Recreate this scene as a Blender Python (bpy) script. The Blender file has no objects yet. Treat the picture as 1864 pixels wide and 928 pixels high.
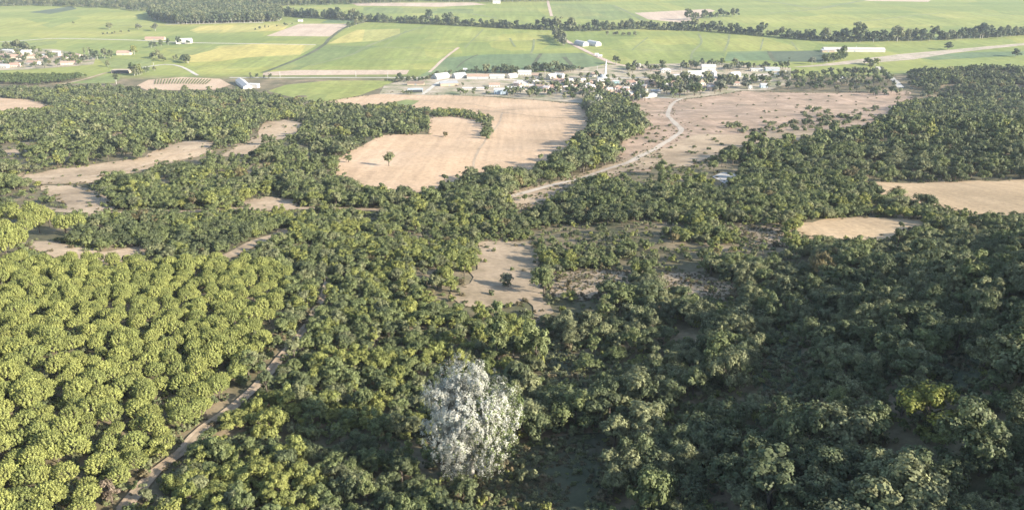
import bpy, math, random
import numpy as np
from mathutils import Vector, geometry

rng = np.random.default_rng(7)
random.seed(7)
SC = bpy.context.scene
COL = SC.collection
R = math.radians

# ------------------------------------------------------------------ camera
CAM_Z = 265.0
F_PX, PW, PH = 1463.0, 1864.0, 928.0
PITCH = math.atan(614.0 / F_PX)
cd = bpy.data.cameras.new('camera')
cam = bpy.data.objects.new('camera', cd)
COL.objects.link(cam)
cam.location = (0, 0, CAM_Z)
cam.rotation_euler = (math.pi / 2 - PITCH, 0, 0)
cd.sensor_width = 36.0
cd.lens = 36.0 * F_PX / PW
cd.clip_start = 1.0
cd.clip_end = 40000.0
SC.camera = cam

# ------------------------------------------------------------------ sky, sun, exposure
SUN_EL = R(23.0)
SUN_AZ = math.atan2(0.90, -0.43)          # compass angle of the sun: from +Y towards +X
world = bpy.data.worlds.new('World')
SC.world = world
world.use_nodes = True
wn = world.node_tree
sky = wn.nodes.new('ShaderNodeTexSky')
sky.sky_type = 'NISHITA'
sky.sun_disc = False
sky.sun_elevation = SUN_EL
sky.sun_rotation = SUN_AZ
sky.air_density = 1.0
sky.dust_density = 1.0
bg = wn.nodes['Background']
bg.inputs['Strength'].default_value = 0.125
wn.links.new(sky.outputs[0], bg.inputs['Color'])

sd = bpy.data.lights.new('sun', 'SUN')
sd.energy = 5.0
sd.angle = R(0.53)
sd.color = (1.0, 0.92, 0.79)
sun = bpy.data.objects.new('sun', sd)
COL.objects.link(sun)
S_DIR = Vector((math.sin(SUN_AZ) * math.cos(SUN_EL), math.cos(SUN_AZ) * math.cos(SUN_EL), math.sin(SUN_EL)))
sun.rotation_euler = S_DIR.to_track_quat('Z', 'Y').to_euler()
sun.location = (300, -200, 500)

SC.view_settings.view_transform = 'Standard'
SC.view_settings.look = 'None'
SC.view_settings.exposure = 1.3
SC.view_settings.gamma = 1.0
SC.view_settings.use_curve_mapping = False
SC.render.engine = 'CYCLES'
SC.cycles.use_denoising = True
SC.cycles.max_bounces = 5
SC.cycles.diffuse_bounces = 3
SC.cycles.transmission_bounces = 3
SC.cycles.volume_bounces = 0
SC.cycles.transparent_max_bounces = 8

# ------------------------------------------------------------------ terrain height
def softplus(v, k):
    v = np.asarray(v, float) / k
    return k * (np.maximum(v, 0) + np.log1p(np.exp(-np.abs(v))))

def sstep(a, b, v):
    t = np.clip((np.asarray(v, float) - a) / (b - a), 0, 1)
    return t * t * (3 - 2 * t)

def bump(x, y, cx, cy, sx, sy, a):
    return a * np.exp(-((x - cx) / sx) ** 2 - ((y - cy) / sy) ** 2)

def height(x, y):
    x = np.asarray(x, float); y = np.asarray(y, float)
    yy = np.maximum(y, -120.0)
    z = softplus(177.6 - 0.14 * yy, 12.0)
    hilly = 1 - sstep(1050, 1350, y)
    # shallow draw: the ground climbs on either side of it
    axis = 2 + 0.10 * (y - 140)
    z = z + 0.10 * softplus(-(x - axis + 35), 20) * (1 - sstep(180, 420, y)) * (1 - sstep(200, 600, -x))
    sr = 0.278 * (1 - sstep(120, 330, y)) + 0.02 * (1 - sstep(330, 520, y))
    z = z + sr * np.minimum(softplus(x - axis - 22, 14), 330)
    # unseen shoulder beside and behind the viewpoint, added to shade the right slope
    z = z + bump(x, y, 300, -70, 150, 130, 14) + bump(x, y, 390, 60, 130, 110, 10)
    # low rises further down
    z = z + bump(x, y, 430, 690, 170, 110, 14) + bump(x, y, -270, 640, 150, 70, 6)
    z = z + bump(x, y, -380, 820, 220, 90, 8) + bump(x, y, 850, 1330, 210, 120, 26)
    z = z + bump(x, y, 330, 900, 190, 90, 6)
    z = z + hilly * (1.6 * np.sin(x / 41 + 1.3 * np.sin(y / 67)) * np.sin(y / 53 + 0.7) +
                     0.7 * np.sin(x / 17 + y / 29) * np.sin(y / 21 - x / 37)) * sstep(40, 300, np.hypot(x, y))
    # only the shoulder could reach the viewpoint's height: keep it below
    return np.where(z > 285, 285 + 20 * np.tanh((z - 285) / 20), z)

# ------------------------------------------------------------------ photograph pixel <-> ground
cp, sp = math.cos(PITCH), math.sin(PITCH)
def rays(px, py):
    a = (np.asarray(px, float) - PW / 2) / F_PX
    b = -(np.asarray(py, float) - PH / 2) / F_PX
    return a, cp + sp * b, -sp + cp * b

def ground(px, py):
    """World point on the terrain seen at a pixel (arrays)."""
    px = np.atleast_1d(np.asarray(px, float)); py = np.atleast_1d(np.asarray(py, float))
    dx, dy, dz = rays(px, py)
    t = np.geomspace(40, 14000, 900)
    zz = CAM_Z + dz[:, None] * t - height(dx[:, None] * t, dy[:, None] * t)
    k = np.argmax(zz < 0, axis=1)
    k = np.where((zz < 0).any(axis=1), k, len(t) - 1)
    lo, hi = t[np.maximum(k - 1, 0)], t[k]
    for _ in range(30):
        m = (lo + hi) / 2
        below = CAM_Z + dz * m - height(dx * m, dy * m) < 0
        hi = np.where(below, m, hi); lo = np.where(below, lo, m)
    x, y = dx * hi, dy * hi
    return np.stack([x, y, height(x, y)], 1)

def gp(px, py):
    p = ground([px], [py])[0]
    return Vector((float(p[0]), float(p[1]), float(p[2])))

def project(p):
    x, y, z = p[:, 0], p[:, 1], p[:, 2] - CAM_Z
    d = y * cp - z * sp
    u = y * sp + z * cp
    d = np.where(d < 1, 1, d)
    return PW / 2 + F_PX * x / d, PH / 2 - F_PX * u / d, d

def inside(poly, x, y):
    poly = np.asarray(poly, float)
    r = np.zeros(x.shape, bool)
    n = len(poly)
    for i in range(n):
        x1, y1 = poly[i]; x2, y2 = poly[(i + 1) % n]
        if y1 == y2:
            continue
        c = (y1 > y) != (y2 > y)
        r ^= c & (x < (x2 - x1) * (y - y1) / (y2 - y1) + x1)
    return r

def seg_dist(line, x, y):
    d = np.full(x.shape, 1e9)
    for (x1, y1), (x2, y2) in zip(line[:-1], line[1:]):
        vx, vy = x2 - x1, y2 - y1
        t = np.clip(((x - x1) * vx + (y - y1) * vy) / (vx * vx + vy * vy + 1e-9), 0, 1)
        d = np.minimum(d, np.hypot(x - x1 - t * vx, y - y1 - t * vy))
    return d

def vnoise(x, y, s, seed=0):
    """cheap smooth value noise 0..1"""
    x = np.asarray(x) / s + seed * 17.3; y = np.asarray(y) / s - seed * 9.1
    xi, yi = np.floor(x), np.floor(y)
    fx, fy = x - xi, y - yi
    fx = fx * fx * (3 - 2 * fx); fy = fy * fy * (3 - 2 * fy)
    def hsh(a, b):
        v = np.sin(a * 127.1 + b * 311.7) * 43758.5453
        return v - np.floor(v)
    return ((hsh(xi, yi) * (1 - fx) + hsh(xi + 1, yi) * fx) * (1 - fy) +
            (hsh(xi, yi + 1) * (1 - fx) + hsh(xi + 1, yi + 1) * fx) * fy)

# ------------------------------------------------------------------ materials
MAT = {}
class NT:
    def __init__(s, name):
        s.m = bpy.data.materials.new(name); s.m.use_nodes = True
        s.t = s.m.node_tree; s.b = s.t.nodes['Principled BSDF']
        s.b.inputs['Roughness'].default_value = 0.9
        s.b.inputs['Specular IOR Level'].default_value = 0.2
        MAT[name] = s.m
    def n(s, typ, **kw):
        nd = s.t.nodes.new(typ)
        for k, v in kw.items():
            setattr(nd, k, v)
        return nd
    def l(s, a, b):
        s.t.links.new(a, b)
    def pos(s, scale=(1, 1, 1), rz=0.0):
        g = s.n('ShaderNodeNewGeometry'); mp = s.n('ShaderNodeMapping')
        mp.inputs['Scale'].default_value = scale
        mp.inputs['Rotation'].default_value = (0, 0, rz)
        s.l(g.outputs['Position'], mp.inputs['Vector'])
        return mp.outputs[0]
    def noise(s, vec, scale, detail=4.0, rough=0.6):
        nd = s.n('ShaderNodeTexNoise')
        nd.inputs['Scale'].default_value = scale
        nd.inputs['Detail'].default_value = detail
        nd.inputs['Roughness'].default_value = rough
        if vec is not None: s.l(vec, nd.inputs['Vector'])
        return nd.outputs['Fac']
    def ramp(s, fac, stops):
        r = s.n('ShaderNodeValToRGB')
        e = r.color_ramp.elements
        while len(e) < len(stops): e.new(0.5)
        for k, (p, c) in enumerate(stops):
            e[k].position = p
            e[k].color = (c[0], c[1], c[2], 1) if not isinstance(c, (int, float)) else (c, c, c, 1)
        s.l(fac, r.inputs[0])
        return r.outputs[0]
    def mix(s, fac, a, b, mode='MIX'):
        m = s.n('ShaderNodeMix', data_type='RGBA', blend_type=mode)
        if isinstance(fac, (int, float)): m.inputs[0].default_value = fac
        else: s.l(fac, m.inputs[0])
        for sock, v in ((m.inputs[6], a), (m.inputs[7], b)):
            if isinstance(v, tuple): sock.default_value = (v[0], v[1], v[2], 1)
            else: s.l(v, sock)
        return m.outputs[2]
    def plots(s):
        # neighbouring plots at different stages of growth
        vo = s.n('ShaderNodeTexVoronoi', distance='CHEBYCHEV')
        vo.inputs['Scale'].default_value = 1.0
        s.l(s.pos((0.0075, 0.0042, 0.0), R(-14)), vo.inputs['Vector'])
        sp_ = s.n('ShaderNodeSeparateColor'); s.l(vo.outputs['Color'], sp_.inputs[0])
        a = s.ramp(sp_.outputs[0], [(0.0, (0.84, 0.90, 0.86)), (0.5, (1.0, 1.0, 0.95)), (1.0, (1.17, 1.08, 0.98))])
        q = s.pos((0.09, 0.006, 0.01), R(-14))
        return s.mix(1.0, a, s.ramp(s.noise(q, 1.0, 3, 0.6), [(0.35, 0.90), (0.65, 1.08)]), 'MULTIPLY')
    def out(s, col):
        s.l(col, s.b.inputs['Base Color'])

def soil_mat(name, a, b, c, big=0.02, fine=0.35, streak=None, plots=False, rz=0.0):
    s = NT(name)
    p = s.pos()
    col = s.ramp(s.noise(p, big, 5, 0.62), [(0.32, a), (0.52, b), (0.70, c)])
    f = s.ramp(s.noise(p, fine, 6, 0.7), [(0.3, 0.74), (0.7, 1.22)])
    col = s.mix(1.0, col, f, 'MULTIPLY')
    if streak:
        q = s.pos((streak, streak * 0.035, 0.01), rz)
        st = s.ramp(s.noise(q, 1.0, 3, 0.6), [(0.36, 0.80), (0.62, 1.14)])
        col = s.mix(0.45, col, s.mix(1.0, col, st, 'MULTIPLY'))
    if plots: col = s.mix(1.0, col, s.plots(), 'MULTIPLY')
    s.out(col)
    return s.m

# terrain: dry hillside turning into the green plain
s = NT('terrain_soil')
p = s.pos()
dry = s.ramp(s.noise(p, 0.03, 6, 0.65), [(0.32, (0.085, 0.088, 0.044)), (0.52, (0.17, 0.14, 0.080)), (0.70, (0.32, 0.245, 0.155))])
dry = s.mix(1.0, dry, s.ramp(s.noise(p, 0.6, 5, 0.7), [(0.3, 0.70), (0.7, 1.25)]), 'MULTIPLY')
plain = s.ramp(s.noise(s.pos((0.0012, 0.006, 0.01)), 1.0, 4, 0.6), [(0.32, (0.175, 0.21, 0.060)), (0.5, (0.22, 0.25, 0.072)), (0.68, (0.285, 0.29, 0.092))])
plain = s.mix(1.0, plain, s.ramp(s.noise(p, 0.05, 6, 0.7), [(0.3, 0.86), (0.7, 1.12)]), 'MULTIPLY')
plain = s.mix(1.0, plain, s.plots(), 'MULTIPLY')
sx = s.n('ShaderNodeSeparateXYZ'); g = s.n('ShaderNodeNewGeometry'); s.l(g.outputs['Position'], sx.inputs[0])
mr = s.n('ShaderNodeMapRange'); mr.inputs[1].default_value = 1420; mr.inputs[2].default_value = 1475
s.l(sx.outputs['Y'], mr.inputs[0])
s.out(s.mix(mr.outputs[0], dry, plain))

soil_mat('stubble', (0.431, 0.299, 0.184), (0.515, 0.360, 0.228), (0.569, 0.408, 0.270), 0.014, 0.30, 0.16, rz=R(-12))
soil_mat('stubble_side', (0.374, 0.268, 0.156), (0.446, 0.320, 0.189), (0.499, 0.372, 0.230), 0.02, 0.5, 0.25, rz=R(75))
soil_mat('dry_grass', (0.206, 0.163, 0.099), (0.326, 0.248, 0.163), (0.411, 0.312, 0.214), 0.04, 0.5)
soil_mat('tan_bank', (0.259, 0.192, 0.121), (0.396, 0.296, 0.195), (0.472, 0.363, 0.245), 0.03, 0.35)
soil_mat('scrub_soil', (0.226, 0.172, 0.114), (0.363, 0.256, 0.178), (0.491, 0.352, 0.255), 0.03, 0.25, 0.2, rz=R(70))
soil_mat('gully_grass_shade', (0.055, 0.066, 0.038), (0.080, 0.088, 0.050), (0.115, 0.105, 0.066), 0.08, 0.8)  # grass colour darkened to carry the shade of the hollow and glades
soil_mat('track_soil', (0.315, 0.232, 0.153), (0.398, 0.302, 0.207), (0.464, 0.365, 0.256), 0.05, 0.5)
soil_mat('road_soil', (0.387, 0.326, 0.255), (0.466, 0.396, 0.317), (0.510, 0.440, 0.361), 0.05, 0.5)
soil_mat('pale_road', (0.442, 0.399, 0.340), (0.527, 0.484, 0.416), (0.578, 0.535, 0.468), 0.05, 0.5)
soil_mat('red_road', (0.40, 0.30, 0.235), (0.48, 0.37, 0.29), (0.55, 0.44, 0.35), 0.03, 0.3)
soil_mat('bare_field', (0.405, 0.306, 0.225), (0.477, 0.369, 0.275), (0.522, 0.414, 0.315), 0.01, 0.15, 0.05, rz=R(80))
soil_mat('sand', (0.26, 0.25, 0.15), (0.42, 0.345, 0.265), (0.50, 0.42, 0.33), 0.03, 0.2)
soil_mat('village_soil', (0.16, 0.185, 0.085), (0.36, 0.30, 0.21), (0.50, 0.42, 0.33), 0.035, 0.3)
soil_mat('vineyard_soil', (0.42, 0.30, 0.20), (0.48, 0.35, 0.24), (0.52, 0.40, 0.28), 0.03, 0.3)
soil_mat('field_yellow', (0.317, 0.295, 0.101), (0.387, 0.352, 0.123), (0.405, 0.361, 0.136), 0.008, 0.08, 0.03, True, rz=R(85))
soil_mat('field_lime', (0.203, 0.235, 0.063), (0.254, 0.276, 0.080), (0.312, 0.312, 0.104), 0.008, 0.08, 0.03, True, rz=R(85))
soil_mat('field_green', (0.152, 0.190, 0.066), (0.190, 0.225, 0.080), (0.235, 0.257, 0.095), 0.008, 0.08, 0.03, True, rz=R(80))
soil_mat('field_bluegreen', (0.115, 0.161, 0.078), (0.143, 0.189, 0.092), (0.170, 0.216, 0.106), 0.008, 0.08, 0.03, True, rz=R(80))
soil_mat('field_dark', (0.075, 0.10, 0.06), (0.10, 0.125, 0.075), (0.125, 0.15, 0.09), 0.01, 0.1)
soil_mat('ditch', (0.06, 0.075, 0.04), (0.10, 0.11, 0.06), (0.15, 0.14, 0.09), 0.03, 0.2)
soil_mat('bund', (0.15, 0.18, 0.08), (0.20, 0.22, 0.10), (0.27, 0.26, 0.15), 0.02, 0.2)
soil_mat('quarry', (0.42, 0.38, 0.33), (0.50, 0.46, 0.40), (0.56, 0.52, 0.46), 0.06, 0.5)

def leaf_mat(name, a, b, c=None, trans=0.28, spread=0.38):
    s = NT(name)
    oi = s.n('ShaderNodeObjectInfo'); ge = s.n('ShaderNodeNewGeometry')
    col = s.mix(s.ramp(oi.outputs['Random'], [(0.0, 0.0), (1.0, 1.0)]), a, b)
    isl = s.ramp(ge.outputs['Random Per Island'], [(0.0, 1 - spread), (1.0, 1 + spread * 0.7)])
    col = s.mix(1.0, col, isl, 'MULTIPLY')
    pn = s.ramp(s.noise(s.pos(), 0.55, 2, 0.5), [(0.34, 0.72), (0.66, 1.25)])
    col = s.mix(1.0, col, pn, 'MULTIPLY')
    if c is not None:
        col = s.mix(s.ramp(ge.outputs['Random Per Island'], [(0.80, 0.0), (0.86, 1.0)]), col, c)
    s.out(col)
    s.b.inputs['Roughness'].default_value = 0.6
    s.b.inputs['Specular IOR Level'].default_value = 0.25
    tr = s.n('ShaderNodeBsdfTranslucent'); s.l(col, tr.inputs['Color'])
    ms = s.n('ShaderNodeMixShader'); ms.inputs[0].default_value = trans
    s.l(s.b.outputs[0], ms.inputs[1]); s.l(tr.outputs[0], ms.inputs[2])
    s.l(ms.outputs[0], s.t.nodes['Material Output'].inputs['Surface'])
    return s.m

leaf_mat('leaf_oak_dark', (0.116, 0.139, 0.068), (0.158, 0.183, 0.083))
leaf_mat('leaf_oak_mid', (0.160, 0.191, 0.078), (0.211, 0.239, 0.094))
leaf_mat('leaf_oak_lime', (0.228, 0.254, 0.080), (0.294, 0.304, 0.089))
leaf_mat('leaf_oak_grey', (0.199, 0.212, 0.109), (0.257, 0.267, 0.130))
leaf_mat('leaf_dry', (0.180, 0.156, 0.078), (0.228, 0.192, 0.090))
leaf_mat('leaf_pine', (0.260, 0.289, 0.093), (0.361, 0.376, 0.115), trans=0.28, spread=0.28)
leaf_mat('leaf_silver', (0.471, 0.467, 0.393), (0.491, 0.485, 0.412), trans=0.25, spread=0.14)
leaf_mat('leaf_poplar_green', (0.16, 0.20, 0.07), (0.17, 0.21, 0.075), trans=0.2)
leaf_mat('leaf_belt', (0.080, 0.108, 0.056), (0.125, 0.155, 0.078), trans=0.15)
leaf_mat('leaf_yellow', (0.230, 0.244, 0.056), (0.248, 0.258, 0.061), trans=0.25, spread=0.35)
leaf_mat('leaf_pink', (0.24, 0.185, 0.13), (0.26, 0.20, 0.14))
leaf_mat('leaf_pale', (0.19, 0.20, 0.13), (0.23, 0.24, 0.17))
leaf_mat('leaf_orchard', (0.102, 0.144, 0.048), (0.144, 0.180, 0.060))
leaf_mat('grass_tuft', (0.16, 0.14, 0.075), (0.22, 0.18, 0.10))

def bark_mat(name, a, b):
    s = NT(name)
    s.out(s.mix(s.noise(s.pos((1, 1, 0.3)), 4.0, 4, 0.6), a, b))
    return s.m
bark_mat('bark', (0.075, 0.06, 0.045), (0.15, 0.125, 0.10))
bark_mat('bark_pale', (0.30, 0.28, 0.24), (0.45, 0.43, 0.38))

def wall_mat(name, c, var=0.10, scale=0.9):
    s = NT(name)
    oi = s.n('ShaderNodeObjectInfo')
    f = s.ramp(s.noise(s.pos(), scale, 5, 0.65), [(0.3, 1 - var), (0.7, 1 + var * 0.5)])
    r = s.ramp(oi.outputs['Random'], [(0, 0.86), (1, 1.08)])
    s.out(s.mix(1.0, s.mix(1.0, (c[0], c[1], c[2]), f, 'MULTIPLY'), r, 'MULTIPLY'))
    return s.m
wall_mat('plaster_white', (0.60, 0.57, 0.52), 0.2)
wall_mat('plaster_cream', (0.62, 0.53, 0.41))
wall_mat('plaster_pink', (0.58, 0.45, 0.37))
wall_mat('plaster_blue', (0.42, 0.50, 0.56))
wall_mat('plaster_tan', (0.48, 0.38, 0.28))
wall_mat('plaster_teal', (0.30, 0.45, 0.46))
wall_mat('roof_tile', (0.40, 0.26, 0.20), 0.25)
wall_mat('roof_tile_old', (0.40, 0.285, 0.215), 0.25)
wall_mat('roof_grey', (0.42, 0.42, 0.41), 0.18)
wall_mat('roof_white', (0.56, 0.55, 0.52), 0.25)
wall_mat('roof_brown', (0.25, 0.185, 0.145), 0.2)
wall_mat('roof_pinkgrey', (0.55, 0.49, 0.46), 0.12)
wall_mat('minaret_stone', (0.80, 0.78, 0.73), 0.06)
wall_mat('lead_grey', (0.33, 0.36, 0.39))
wall_mat('concrete', (0.50, 0.48, 0.45))
wall_mat('door_brown', (0.16, 0.09, 0.055))
wall_mat('chimney_brick', (0.36, 0.19, 0.13))
s = NT('window_glass'); s.b.inputs['Base Color'].default_value = (0.04, 0.055, 0.07, 1); s.b.inputs['Roughness'].default_value = 0.12
s.b.inputs['Specular IOR Level'].default_value = 0.5
s = NT('shed_shade'); s.b.inputs['Base Color'].default_value = (0.05, 0.055, 0.06, 1)  # dark colour stands for the shade inside open-fronted sheds

# ------------------------------------------------------------------ mesh and object helpers
def mesh_np(name, V, F, mats, mi=None):
    """V (n,3), F list of index arrays each (m,k)."""
    me = bpy.data.meshes.new(name)
    V = np.asarray(V, np.float32)
    me.vertices.add(len(V)); me.vertices.foreach_set('co', V.ravel())
    lt, li, st, pos = [], [], [], 0
    for f in F:
        f = np.asarray(f, np.int32)
        if not len(f): continue
        k = f.shape[1]
        li.append(f.ravel()); st.append(pos + np.arange(len(f)) * k); lt.append(np.full(len(f), k)); pos += f.size
    li = np.concatenate(li).astype(np.int32); st = np.concatenate(st).astype(np.int32)
    me.loops.add(len(li)); me.loops.foreach_set('vertex_index', li)
    me.polygons.add(len(st)); me.polygons.foreach_set('loop_start', st)
    for m in mats: me.materials.append(MAT[m])
    if mi is not None:
        me.polygons.foreach_set('material_index', np.asarray(mi, np.int32))
    me.update(calc_edges=True); me.validate()
    return me

def link(name, data, parent=None, loc=None):
    o = bpy.data.objects.new(name, data); COL.objects.link(o)
    if parent is not None: o.parent = parent
    if loc is not None: o.location = loc
    return o

def tag(o, label=None, cat=None, group=None, kind=None):
    if label: o['label'] = label
    if cat: o['category'] = cat
    if group: o['group'] = group
    if kind: o['kind'] = kind
    return o

class MB:
    """collects boxes, prisms and tubes into one mesh"""
    def __init__(s): s.v = []; s.f = []
    def add(s, v, f):
        k = len(s.v); s.v += [tuple(q) for q in v]; s.f += [tuple(i + k for i in q) for q in f]; return s
    def box(s, x0, x1, y0, y1, z0, z1):
        return s.add([(x0, y0, z0), (x1, y0, z0), (x1, y1, z0), (x0, y1, z0), (x0, y0, z1), (x1, y0, z1), (x1, y1, z1), (x0, y1, z1)],
                     [(3, 2, 1, 0), (4, 5, 6, 7), (0, 1, 5, 4), (1, 2, 6, 5), (2, 3, 7, 6), (3, 0, 4, 7)])
    def lathe(s, prof, n=14, cx=0, cy=0):
        v = []
        for r, z in prof:
            for k in range(n):
                a = 2 * math.pi * k / n
                v.append((cx + r * math.cos(a), cy + r * math.sin(a), z))
        f = []
        for i in range(len(prof) - 1):
            for k in range(n):
                f.append((i * n + k, i * n + (k + 1) % n, (i + 1) * n + (k + 1) % n, (i + 1) * n + k))
        f.append(tuple(range(n))[::-1]); f.append(tuple((len(prof) - 1) * n + k for k in range(n)))
        return s.add(v, f)
    def mesh(s, name, mat):
        me = bpy.data.meshes.new(name); me.from_pydata(s.v, [], s.f); me.materials.append(MAT[mat]); me.update(); return me
    def build(s, name, mat, parent=None, loc=None):
        return link(name, s.mesh(name, mat), parent, loc)

# ------------------------------------------------------------------ ground sheet
def steps(*seg):
    out = []
    for a, b, d in seg:
        n = max(1, int(round((b - a) / d)))
        out += list(np.linspace(a, b, n, endpoint=False))
    return np.array(out + [seg[-1][1]])
gx = steps((-9000, -1800, 600), (-1800, -700, 25), (-700, 700, 7), (700, 1800, 25), (1800, 9000, 600))
gy = steps((-2000, -400, 200), (-400, 40, 20), (40, 500, 6), (500, 1500, 10), (1500, 3200, 60), (3200, 9000, 600))
GX, GY = np.meshgrid(gx, gy)
V = np.stack([GX.ravel(), GY.ravel(), height(GX, GY).ravel()], 1)
nx, ny = len(gx), len(gy)
ii = (np.arange(ny - 1)[:, None] * nx + np.arange(nx - 1)[None, :]).ravel()
me = mesh_np('ground', V, [np.stack([ii, ii + 1, ii + nx + 1, ii + nx], 1)], ['terrain_soil'])
me.polygons.foreach_set('use_smooth', np.ones(len(me.polygons), bool))
tag(link('ground', me), 'dry hillside falling away to a wide green plain', kind='structure')

def drape_poly(name, wpoly, mat, dz, res, label, rough=0.0, world=True):
    pts = np.asarray(wpoly, float)[:, :2]
    ring = []
    n = len(pts)
    for i in range(n):
        a, b = pts[i], pts[(i + 1) % n]
        L = np.hypot(*(b - a)); k = max(1, int(L / res)) if res else 1
        for j in range(k):
            q = a + (b - a) * j / k
            ring.append(q)
    ring = np.array(ring)
    if rough:
        ring[:, 0] += (vnoise(ring[:, 0], ring[:, 1], 9, 3) - 0.5) * 2 * rough
        ring[:, 1] += (vnoise(ring[:, 0], ring[:, 1], 9, 5) - 0.5) * 2 * rough
    m = len(ring)
    lo, hi = ring.min(0), ring.max(0)
    inner = np.zeros((0, 2))
    if res:
        ax, ay = np.meshgrid(np.arange(lo[0], hi[0], res), np.arange(lo[1], hi[1], res))
        q = np.stack([ax.ravel(), ay.ravel()], 1)
        ok = inside(ring, q[:, 0], q[:, 1])
        q = q[ok]
        if len(q):
            dd = np.full(len(q), 1e9)
            for r_ in ring: dd = np.minimum(dd, np.hypot(q[:, 0] - r_[0], q[:, 1] - r_[1]))
            inner = q[dd > res * 0.4]
    allp = [Vector(map(float, q)) for q in ring] + [Vector(map(float, q)) for q in inner]
    v, e, f, *_ = geometry.delaunay_2d_cdt(allp, [(i, (i + 1) % m) for i in range(m)], [], 1, 1e-4)
    vv = np.array([(q.x, q.y) for q in v])
    V = np.stack([vv[:, 0], vv[:, 1], height(vv[:, 0], vv[:, 1]) + dz], 1)
    tri = [t for t in f if len(t) == 3]
    me = mesh_np(name, V, [np.array(tri, np.int32)], [mat])
    # faces upward
    nz = np.zeros(len(me.polygons) * 3); me.polygons.foreach_get('normal', nz)
    if nz[2::3].mean() < 0: me.flip_normals()
    me.polygons.foreach_set('use_smooth', np.ones(len(me.polygons), bool))
    return tag(link(name, me), label, kind='structure')

def patch(name, px, mat, dz=0.25, res=9.0, label=None, rough=0.0):
    px = np.asarray(px, float)
    return drape_poly(name, ground(px[:, 0], px[:, 1]), mat, dz, res, label, rough)

def strip(name, px, mat, width, dz=0.30, label=None, step=6.0, wob=0.25):
    px = np.asarray(px, float)
    w = ground(px[:, 0], px[:, 1])[:, :2]
    # resample with a smooth curve
    out = []
    for i in range(len(w) - 1):
        p0, p1, p2, p3 = w[max(i - 1, 0)], w[i], w[i + 1], w[min(i + 2, len(w) - 1)]
        k = max(2, int(np.hypot(*(p2 - p1)) / step))
        for j in range(k):
            t = j / k
            out.append(0.5 * ((2 * p1) + (-p0 + p2) * t + (2 * p0 - 5 * p1 + 4 * p2 - p3) * t * t + (-p0 + 3 * p1 - 3 * p2 + p3) * t ** 3))
    out.append(w[-1]); c = np.array(out)
    d = np.gradient(c, axis=0); d /= np.maximum(np.linalg.norm(d, axis=1, keepdims=True), 1e-6)
    nrm = np.stack([-d[:, 1], d[:, 0]], 1)
    wl = width / 2 * (1 + wob * 2 * (vnoise(c[:, 0], c[:, 1], 11, 1) - 0.5))
    wr = width / 2 * (1 + wob * 2 * (vnoise(c[:, 0], c[:, 1], 11, 2) - 0.5))
    rows = []
    for k in (-1, -0.5, 0, 0.5, 1):
        rows.append(c + nrm * (np.where(k < 0, wl, wr) * k)[:, None])
    P = np.stack(rows, 1).reshape(-1, 2)
    V = np.stack([P[:, 0], P[:, 1], height(P[:, 0], P[:, 1]) + dz], 1)
    n = len(c)
    a = (np.arange(n - 1)[:, None] * 5 + np.arange(4)[None, :]).ravel()
    me = mesh_np(name, V, [np.stack([a, a + 5, a + 6, a + 1], 1)[:, ::-1]], [mat])
    nz = np.zeros(len(me.polygons) * 3); me.polygons.foreach_get('normal', nz)
    if nz[2::3].mean() < 0: me.flip_normals()
    return tag(link(name, me), label, kind='structure'), c

# ---------------------------------------------------------------- open ground among the woods (photo pixels)
CLEAR = []
def clearing(name, px, mat, label, dz=0.25, res=6.0, rough=3.5, clear=True):
    patch(name, px, mat, dz, res, label, rough)
    if clear: CLEAR.append(np.asarray(px, float))

MAIN_STUBBLE = [(565, 191), (660, 175), (720, 168), (790, 172), (850, 175), (1000, 185), (1055, 190), (1070, 205), (1078, 232), (1050, 262), (1000, 298), (950, 322),
                (880, 325), (850, 312), (845, 336), (800, 342), (735, 366), (700, 347), (650, 342), (612, 322), (612, 290), (690, 250), (700, 246), (782, 246), (778, 206), (720, 190), (640, 196)]
clearing('stubble_field', MAIN_STUBBLE, 'stubble', 'broad pale stubble field below the village', res=14, rough=1.5)
clearing('stubble_field', [(-400, 168), (0, 178), (60, 183), (95, 192), (50, 203), (0, 210), (-400, 228)], 'stubble', 'pale stubble field at the edge of the upper wood', res=14)
clearing('stubble_field', [(1565, 331), (1700, 333), (1864, 328), (2300, 322), (2300, 430), (1864, 394), (1800, 396), (1700, 377), (1600, 357)], 'stubble_side', 'golden stubble field beside the wooded rise', res=9)
clearing('stubble_field', [(1430, 430), (1445, 405), (1560, 395), (1670, 400), (1685, 410), (1600, 440), (1500, 437)], 'stubble_side', 'small dry field above the shaded slope', res=7)
clearing('scrub_hillside', [(1130, 188), (1180, 176), (1245, 181), (1350, 166), (1480, 170), (1600, 168), (1650, 166), (1660, 180), (1632, 198), (1605, 226), (1480, 249), (1330, 274), (1260, 301), (1150, 313), (1118, 297), (1130, 257), (1178, 236), (1178, 205)],
         'scrub_soil', 'dry brown hillside dotted with small bushes', res=10, rough=7, clear=False)
SCRUB = np.array([(1130, 188), (1180, 176), (1245, 181), (1350, 166), (1480, 170), (1600, 168), (1650, 166), (1660, 180), (1632, 198), (1605, 226), (1480, 249), (1330, 274), (1260, 301), (1150, 313), (1118, 297), (1130, 257), (1178, 236), (1178, 205)], float)
clearing('clearing', [(20, 322), (110, 307), (200, 297), (260, 288), (330, 258), (370, 256), (400, 262), (385, 280), (330, 292), (260, 312), (170, 334), (80, 337)], 'tan_bank', 'long tan clearing in the upper wood')
clearing('clearing', [(390, 288), (440, 262), (478, 226), (520, 218), (560, 226), (545, 246), (490, 262), (440, 284)], 'tan_bank', 'tan gap in the upper wood beside the stubble field')
clearing('clearing', [(70, 338), (140, 338), (180, 350), (215, 384), (150, 393), (115, 375), (85, 352)], 'tan_bank', 'tan slope between the two upper tracks')
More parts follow.
